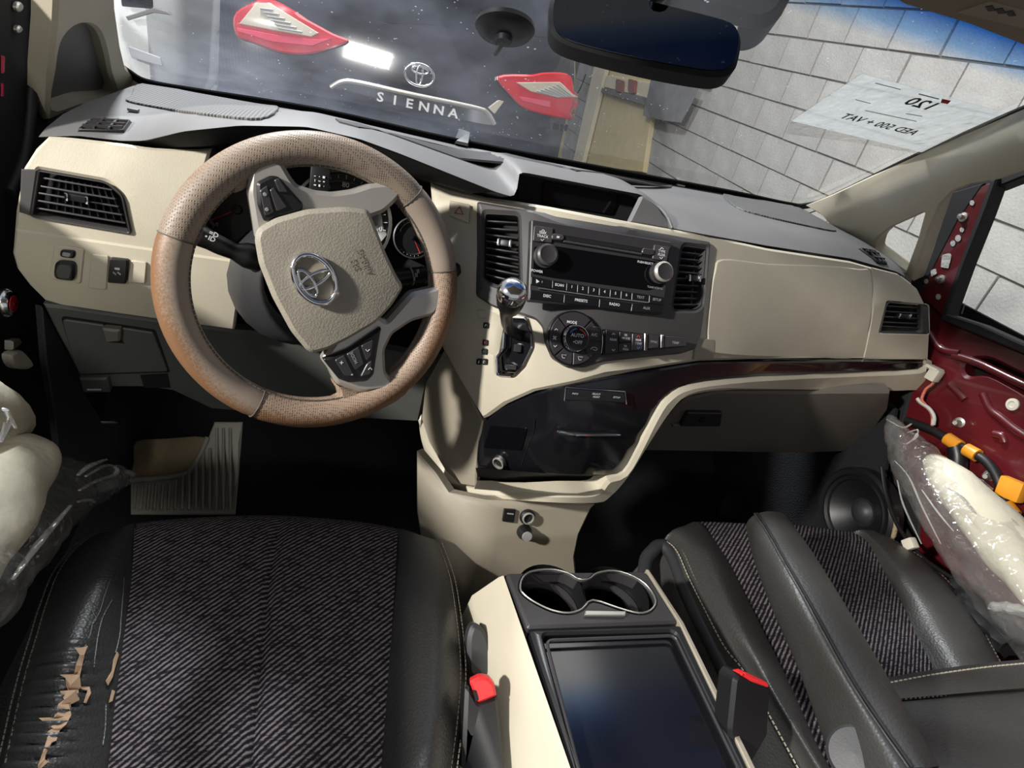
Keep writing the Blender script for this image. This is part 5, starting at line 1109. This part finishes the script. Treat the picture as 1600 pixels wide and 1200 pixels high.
# ------------------------------------------------------------------ passenger door
DX = .83
DR = Surf((DX, 0, 0), (0, -1, 0), (0, 0, 1))
door = thing('door_1', 'stripped red passenger door showing bare metal, holes and wiring', 'door', (DX, .5, .1), kind='structure')
sill = [DR.hit(*q) for q in ((1436, 462), (1455, 474), (1480, 500), (1530, 520), (1600, 549), (1700, 592))]
patch('inner_panel', [(-1.30, .05), (.40, .05), (.40, .865)]+[(u, v) for u, v in sill[::-1]]+[(-1.25, .86)], DR, MAT['red_paint'], door, .03, 0, .006, px=False, holes=[smooth_px([DR.hit(*q) for q in ((1508, 566), (1540, 560), (1580, 578), (1640, 610), (1640, 640), (1590, 608), (1545, 585), (1515, 588), (1505, 580))], 3)])
patch('outer_skin', [(-1.30, .05), (.40, .05), (.40, .85), (-1.25, .84)], DR, MAT['blackmatte'], door, .01, -.07, 0, px=False)
patch('sail_panel', rp([(1424, 470), (1436, 420), (1460, 350), (1490, 305), (1562, 284), (1545, 330), (1510, 415), (1482, 500), (1455, 474)], 4), DR, MAT['red_paint'], door, .02, .012, .004)
patch('sail_black_patch', [(1424, 472), (1434, 424), (1458, 352), (1486, 305), (1545, 288), (1505, 345), (1474, 405), (1450, 452)], DR, MAT['seal'], door, .01, .0135, .002)  # black patch over the left half of the sail panel
patch('frame_top', [(1476, 316), (1500, 288), (1600, 252), (1720, 215), (1720, 245), (1600, 278), (1560, 294)], DR, MAT['seal'], door, .03, .006, .003)
patch('window_seal', [(1556, 284), (1568, 280), (1548, 335), (1518, 410), (1492, 482), (1490, 492), (1540, 508), (1600, 535), (1700, 578), (1700, 596), (1600, 551), (1530, 522), (1478, 502), (1482, 484), (1508, 412), (1535, 340)], DR, MAT['seal'], door, .03, .016, .003)
patch('window_glass', [(1550, 285), (1480, 500), (1600, 545), (1800, 640), (1800, 230), (1600, 262)], DR, MAT['glass'], door, .004, -.03)
for x, y, r in ((1527, 319, 3.6), (1511, 361, 3.4), (1505, 374, 4.6), (1497, 382, 4), (1455, 441, 3.2), (1474, 465, 4)): patch('panel_hole', ell(x, y, r, r*1.15, 0, 14), DR, MAT['block'], door, .001, .0142)
for q in ([(1480, 400), (1492, 397), (1495, 401), (1490, 421), (1478, 419)], [(1462, 424), (1470, 421), (1472, 429), (1463, 434)]): patch('panel_hole', rp(q, 2), DR, MAT['block'], door, .001, .0142)
for x, y in ((1513, 341), (1478, 438)):
    P = DR.P(x, y, .012); b_ = lathe('stud', P, DR.n, [(.009, 0), (.009, .003), (.005, .004), (.005, .012), (0, .013)], MAT['metal'], door, 14)
for x, y in ((1500, 660), (1547, 743)):
    P = DR.P(x, y); lathe('clip_bolt', P, (-1, -.3, .1), [(.010, 0), (.010, .004), (.0055, .006), (.0055, .016), (.007, .018), (.004, .024), (0, .024)], MAT['metal'], door, 14)
lathe('plastic_plug', DR.P(1583, 632), DR.n, [(.011, 0), (.011, .003), (.006, .004), (.0055, .003), (0, .003)], MAT['whiteplastic'], door, 20)
# pressed ridges in the metal
for L in ([(1490, 555), (1530, 568), (1580, 592), (1640, 620)], [(1484, 600), (1496, 612), (1508, 625)], [(1536, 615), (1548, 640), (1566, 655), (1590, 674), (1640, 706)], [(1553, 678), (1566, 682), (1570, 692)], [(1500, 552), (1470, 545), (1452, 520)]):
    tube('pressed_ridge', [DR.P(*q, -.001) for q in L], .008, MAT['red_paint'], door, 10, 5)
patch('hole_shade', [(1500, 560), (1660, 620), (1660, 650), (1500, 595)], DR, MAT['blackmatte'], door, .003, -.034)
patch('speaker_board', [(1285, 690), (1400, 640), (1436, 470), (1440, 560), (1405, 690), (1440, 800), (1430, 960), (1240, 960), (1250, 800)], DR, MAT['blackmatte'], door, .01, .004, .003)
patch('kick_panel', [(-1.42, .02), (-.62, .02), (-.70, .30), (-.86, .62), (-1.42, .66)], Surf((.80, 0, 0), (0, -1, 0), (0, 0, 1)), MAT['carpet'], door, .01, 0, .003, px=False)
SPC = atX(1338, 800, .782)
spk = thing('door_speaker', 'round black loudspeaker low in the passenger door', 'speaker', tuple(SPC))
lathe('frame', SPC, (-1, 0, 0), [(.098, -.02), (.098, .008), (.092, .014), (.082, .012), (.080, .004)], MAT['black'], spk, 40)
lathe('surround', SPC, (-1, 0, 0), [(.082, .006), (.077, .013), (.071, .010), (.069, .004)], MAT['black'], spk, 40)
lathe('cone', SPC, (-1, 0, 0), [(.070, .005), (.045, -.012), (.026, -.02)], MAT['black'], spk, 40)
lathe('dust_cap', SPC, (-1, 0, 0), [(.027, -.02), (.02, -.010), (.01, -.005), (0, -.004)], MAT['pad_dark'], spk, 28)
tube('basket_edge', [SPC+np.array((-.006, -.103*math.sin(t), .103*math.cos(t))) for t in np.linspace(.9, 2.9, 12)], .005, MAT['carpet_brown'], spk, 8, 1)
box('terminal', SPC+np.array((-.01, -.055, -.085)), (0, 1, 0), (0, 0, 1), (1, 0, 0), .02, .022, .015, MAT['whiteplastic'], spk, .002)
# wiring
har = thing('wiring_harness', 'black door wiring loom wrapped with orange tape on the red metal', 'wiring', tuple(DR.P(1500, 700, .02)))
W_ = lambda x, y, o=.02: DR.P(x, y, o)
tube('loom', [W_(1428, 658), (W_(1445, 664)), W_(1470, 674), W_(1500, 692), W_(1530, 708), W_(1553, 722), W_(1570, 745), W_(1580, 775), W_(1592, 800), W_(1625, 830)], .0085, MAT['wire'], har, 10)
for a, b in (((1492, 686), (1512, 699)), ((1522, 703), (1540, 713)), ((1584, 789), (1598, 806))): tube('tape_wrap', [W_(*a), W_(*b)], .0125, MAT['orange'], har, 12, 1)
tube('corrugated_tube', [W_(1506, 700), W_(1509, 715), W_(1508, 734)], .016, MAT['black'], har, 10)
tube('wire', [W_(1430, 659), W_(1440, 662), W_(1452, 664)], .004, MAT['wire_red'], har, 6)
tube('wire', [W_(1470, 665), W_(1471, 652), W_(1464, 640), W_(1450, 630), W_(1445, 624)], .004, MAT['wire_white'], har, 6)
tube('wire', [W_(1468, 667), W_(1468, 650), W_(1458, 634), W_(1452, 625), W_(1458, 610), W_(1468, 602), W_(1472, 596)], .003, MAT['wire_red'], har, 6)
box('connector', W_(1473, 587, .022), (0, -1, .1), (0, 0, 1), (1, 0, 0), .022, .026, .018, MAT['whiteplastic'], har, .003)
box('connector_step', W_(1473, 577, .022), (0, -1, .1), (0, 0, 1), (1, 0, 0), .028, .007, .02, MAT['whiteplastic'], har, .002)
oc = props(box('connector_plug', W_(1594, 765, .02), (0, -1, .3), (0, .3, 1), (1, 0, 0), .04, .036, .02, MAT['orange'], None, .004), 'orange plastic connector plug at the right edge of the red door', 'connector')
for k in range(4): tube('tape_strip', [W_(1545+k*3, 780-k*1.5, .01), W_(1543+k*3, 790-k, .012)], .004, MAT['orange'], har, 6, 1)
# ------------------------------------------------------------------ plastic-wrapped trim pieces
def crumple(o, amp, f, seed):
    rnd = np.random.RandomState(seed); K = rnd.normal(size=(10, 3))*f; ph = rnd.uniform(0, 6.28, 10)
    for v in o.data.vertices:
        p = np.array(v.co); s = sum(abs(math.sin(float(np.dot(k, p))+a)) for k, a in zip(K, ph))/10-.62
        v.co += Vector(np.array(v.normal)*amp*s*3)
def sleeve(name, path, rad, mat, parent, flat=1.0, seg=28, n=10, amp=.008, f=40, seed=1, smooth=25):
    o = tube(name, path, rad, mat, parent, seg, n, False, flat, smooth); crumple(o, amp, f, seed); return o
bagR = thing('wrapped_trim', 'foam-padded trim piece in a clear plastic bag beside the passenger seat', 'plastic bag', tuple(atX(1500, 800, .72)), 'bagged trim pieces')
X_ = lambda px, py, x=.72: atX(px, py, x)
sleeve('padding', [X_(1452, 716), X_(1490, 755), X_(1545, 815), X_(1600, 878), X_(1680, 965)], [.012, .042, .05, .052, .05], MAT['wrapped'], bagR, .8, 24, 10, .004, 25, 3, 60)
sleeve('plastic_sleeve', [X_(1392, 655, .74), X_(1410, 690, .73), X_(1440, 735), X_(1492, 795), X_(1545, 855), X_(1610, 930), X_(1690, 1020)], [.012, .03, .052, .068, .078, .08, .075], MAT['film'], bagR, .85, 40, 14, .009, 55, 4, 20)
sleeve('plastic_flap', [X_(1505, 735, .76), X_(1530, 755, .77), X_(1548, 765, .775)], [.004, .02, .012], MAT['film'], bagR, .3, 12, 6, .003, 60, 9, 20)
for L in ([(1418, 676), (1434, 672), (1430, 684), (1416, 694)], [(1398, 720), (1420, 745), (1440, 790), (1470, 850)], [(1440, 765), (1465, 800), (1490, 830)], [(1402, 750), (1412, 790), (1440, 850)], [(1385, 655), (1410, 668), (1424, 662)], [(1476, 760), (1500, 775), (1520, 800)]):
    tube('film_highlight', [X_(a, b, .655) for a, b in L], [.0015, .003, .0015], MAT['film_dense'], bagR, 8, 5, flat=.5)  # thin whitish tubes added to imitate highlights along the film
sleeve('torn_padding', [X_(1490, 905, .70), X_(1512, 935, .70), X_(1540, 970, .70), X_(1585, 1010, .70)], [.008, .016, .02, .03], MAT['blackmatte'], bagR, .7, 14, 8, .012, 120, 11, 20)
sleeve('plastic_scrap', [X_(1545, 952, .68), X_(1575, 950, .68), X_(1625, 962, .68)], [.006, .016, .018], MAT['film_dense'], bagR, .5, 14, 8, .006, 90, 12, 20)
box('wire_clip', X_(1422, 850, .70), (0, -1, -.5), (0, -.5, 1), (1, 0, 0), .02, .022, .015, MAT['whiteplastic'], bagR, .003)
tube('cable', [X_(1378, 730, .77), X_(1385, 775, .76), X_(1405, 825, .74), X_(1440, 870, .72), X_(1490, 905, .70)], .004, MAT['wire'], bagR, 6)
XL = lambda px, py, x=-.70: atX(px, py, x)
bagL = thing('wrapped_trim', 'foam-padded trim piece in a clear plastic bag beside the driver seat', 'plastic bag', tuple(XL(60, 800)), 'bagged trim pieces')
sleeve('padding', [XL(-260, 1000), XL(-150, 900), XL(-72, 830), XL(-12, 766), XL(38, 714), XL(72, 692)], [.07, .07, .062, .054, .036, .008], MAT['wrapped'], bagL, .8, 32, 12, .012, 22, 5, 60)
sleeve('padding', [XL(-160, 600, -.76), XL(-40, 640, -.75), XL(8, 655, -.75), XL(34, 660, -.75)], [.06, .05, .035, .01], MAT['wrapped'], bagL, .8, 20, 8, .005, 25, 6, 60)
sleeve('plastic_sleeve', [XL(-240, 1000), XL(-130, 920), XL(-50, 852), XL(20, 800), XL(85, 768), XL(150, 752), XL(208, 742)], [.08, .078, .072, .066, .055, .036, .005], MAT['film'], bagL, .75, 40, 14, .010, 45, 7, 20)
for L in ([(122, 742), (140, 728), (166, 718)], [(124, 766), (150, 752), (178, 742), (182, 732), (166, 727), (134, 744)], [(122, 784), (140, 781), (148, 785)], [(20, 905), (60, 850), (110, 790)], [(0, 690), (12, 660), (8, 640), (24, 668)]):
    tube('film_highlight', [XL(a, b, -.63) for a, b in L], [.002, .004, .002], MAT['film_dense'], bagL, 8, 5, flat=.5)  # added tubes drawing the bright highlight loops of the film
# ------------------------------------------------------------------ driver door
DL = Surf((-.80, 0, 0), (0, 1, 0), (0, 0, 1))
dl = thing('door_2', 'dark stripped driver door at the far left', 'door', (-.80, .5, .1), kind='structure')
patch('inner_panel', [(-.5, -.05), (1.5, -.05), (1.5, .84), (-.5, .84)], DL, MAT['blackmatte'], dl, .03, -.02, .004, px=False)
patch('front_frame', [(-90, -80), (94, -80), (84, 50), (76, 190), (58, 228), (34, 260), (20, 330), (16, 400), (30, 440), (30, 560), (-90, 560)], DL, MAT['blackmatte'], dl, .03, 0, .004)
tube('door_seal', [DL.P(*q, .004) for q in ((52, -60), (50, 40), (46, 120), (36, 230), (10, 300))], .008, MAT['seal'], dl, 8)
for q in ([(0, 86), (4, 88), (3, 112), (0, 114)], [(0, 130), (2, 132), (2, 150), (0, 150)]): patch('red_patch', q, DL, MAT['lamp_red2'], dl, .002, .003)  # two small pale red patches at the frame edge
patch('latch_bolt', ell(22, 9, 5, 8), DL, MAT['metal'], dl, .006, .008, .002); patch('latch_bolt', ell(22, 44, 4, 6), DL, MAT['metal'], dl, .006, .008, .002)
patch('plastic_clip', smooth_px([(-8, 552), (10, 545), (24, 556), (30, 568), (24, 575), (0, 572)], 3), DL, MAT['whiteplastic'], dl, .012, .02, .004); patch('clip_bracket', [(-6, 530), (8, 527), (10, 534), (2, 542), (-6, 545)], DL, MAT['metal'], dl, .01, .02, .002)
lathe('lamp_lens', DL.P(-2, 472, .006), (1, 0, 0), [(.022, 0), (.022, .006), (.018, .012), (0, .014)], MAT['chrome'], dl, 20); lathe('red_reflector', DL.P(-3, 472, .012), (1, 0, 0), [(.014, 0), (.012, .007), (0, .008)], MAT['lamp_red'], dl, 18)
# ------------------------------------------------------------------ mirror, visor, sheet, suction disc
MC = CAM+ray(1010, 40)*.74
mir = thing('rear_view_mirror', 'black rear-view mirror hanging at the top of the windscreen', 'mirror', tuple(MC))
MS = Surf(MC, CR*.98-CU*.2, CU)
mo = smooth_px([(857, 20), (862, 48), (884, 65), (940, 82), (1020, 101), (1090, 114), (1128, 117), (1149, 107), (1157, 85), (1160, 58), (1152, 40), (1130, 29), (1060, 10), (1000, -6), (920, -28), (880, -35), (862, -10)], 4)
cm_ = np.mean(mo, 0)
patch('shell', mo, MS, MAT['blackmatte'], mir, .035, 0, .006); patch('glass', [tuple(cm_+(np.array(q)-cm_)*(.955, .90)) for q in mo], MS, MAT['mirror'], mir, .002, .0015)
tube('stem', [MS.P(1010, 0, -.02), MS.P(1030, -40, -.06), WS.P(1040, -20, .0)], .012, MAT['black'], mir, 10)
OVT = .86
ov = thing('sensor_housing', 'dark plastic sensor housing above the mirror on the windscreen', 'housing', tuple(WS.P(1120, -5, .03)))
OV = Surf(CAM+ray(1120, 10)*OVT, CR, CU)
patch('cover', smooth_px([(1000, -40), (1022, 2), (1060, 10), (1110, 18), (1160, 33), (1190, 37), (1214, 28), (1232, 6), (1240, -40), (1120, -60)], 4), OV, MAT['blackmatte'], ov, .07, 0, .014); patch('trim_strip', [(1020, 0), (1160, 32), (1158, 38), (1018, 5)], OV, MAT['tan_side'], ov, .01, -.012, .002)
VP = atY(1500, 30, .50)
VZ = Surf(VP, (1, 0, 0), (0, -.85, .25))
vis = thing('sun_visor', 'beige folded sun visor with a warning label at the upper right', 'visor', tuple(VP))
patch('flap', rp([(1368, -20), (1400, 8), (1500, 38), (1600, 76), (1760, 130), (1800, -150), (1380, -150)], 8), VZ, MAT['visor'], vis, .018, 0, .006)
lb = patch('label', [(1496, 18), (1545, 2), (1640, 26), (1640, 52)], VZ, MAT['headliner'], vis, .001, .0008)
for k in range(3): patch('label_print', [(1540+k*16, 8+k*4), (1551+k*16, 6+k*4), (1556+k*16, 14+k*4), (1545+k*16, 15+k*4)], VZ, MAT['pad_dark'], lb, .0006, .0014)
PS = Surf(WS.P(1400, 175, .004), WS.eu, WS.ev)
pp = thing('price_sheet', 'printed white auction sheet with lot number taped inside the windscreen', 'paper', tuple(PS.P(1340, 212)))
patch('sheet', [(1347, 115), (1460, 146), (1570, 177), (1505, 206), (1440, 238), (1340, 214), (1237, 189), (1290, 153)], PS, MAT['paper'], pp, .0008, 0)
patch('sleeve', [(1346, 113), (1574, 177), (1443, 241), (1338, 222), (1228, 208), (1236, 187)], PS, MAT['film'], pp, .0005, .0012)
def ptext(body, a, b, h):
    A_, B_ = PS.P(*a, .0016), PS.P(*b, .0016); ex = B_-A_; ey = PS.P(1347, 115)-PS.P(1237, 189); L = np.linalg.norm(ex)
    o = text('print', body, (A_+B_)/2, ex, ey, h, MAT['black'], pp, -.0002); xs_ = [np.dot(np.array(v.co), nrm(ex)) for v in o.data.vertices]; k = L/(max(xs_)-min(xs_)); c = np.dot((A_+B_)/2, nrm(ex))
    for v in o.data.vertices:
        d = np.dot(np.array(v.co), nrm(ex))-c; v.co = Vector(np.array(v.co)+nrm(ex)*(k-1)*d)
ptext('120', (1459, 166), (1421, 156), .034); ptext('AED 500 + VAT', (1432, 207), (1316, 179), .026)
for a, b, w in (((1467, 153), (1436, 145), 2.2), ((1407, 138), (1368, 128), 1.5), ((1360, 160), (1337, 154), 1.4), ((1441, 180), (1416, 176), 1.5), ((1432, 188), (1352, 171), 1.5)): 
    tube('print_line', [PS.P(*a, .0016), PS.P(*b, .0016)], .0004*w, MAT['greyprint'], pp, 5, 1)
patch('logo', [(1472, 153), (1486, 156), (1481, 161), (1470, 159)], PS, MAT['lamp_red'], pp, .0004, .0016)
SU = WS.P(790, 36, .004)
su = thing('suction_mount', 'black round suction cup mount stuck to the windscreen', 'suction cup', tuple(SU))
lathe('cup', SU, WS.n, [(.040, -.002), (.041, .004), (.036, .010), (.022, .014), (0, .016)], MAT['black'], su, 36)
tube('lever', [SU+WS.n*.014+WS.ev*.004, SU+WS.n*.018-WS.ev*.02, SU+WS.n*.016-WS.ev*.045], .004, MAT['bezel2'], su, 8); lathe('hub', SU, WS.n, [(.012, .012), (.011, .022), (0, .023)], MAT['pad_dark'], su, 20)
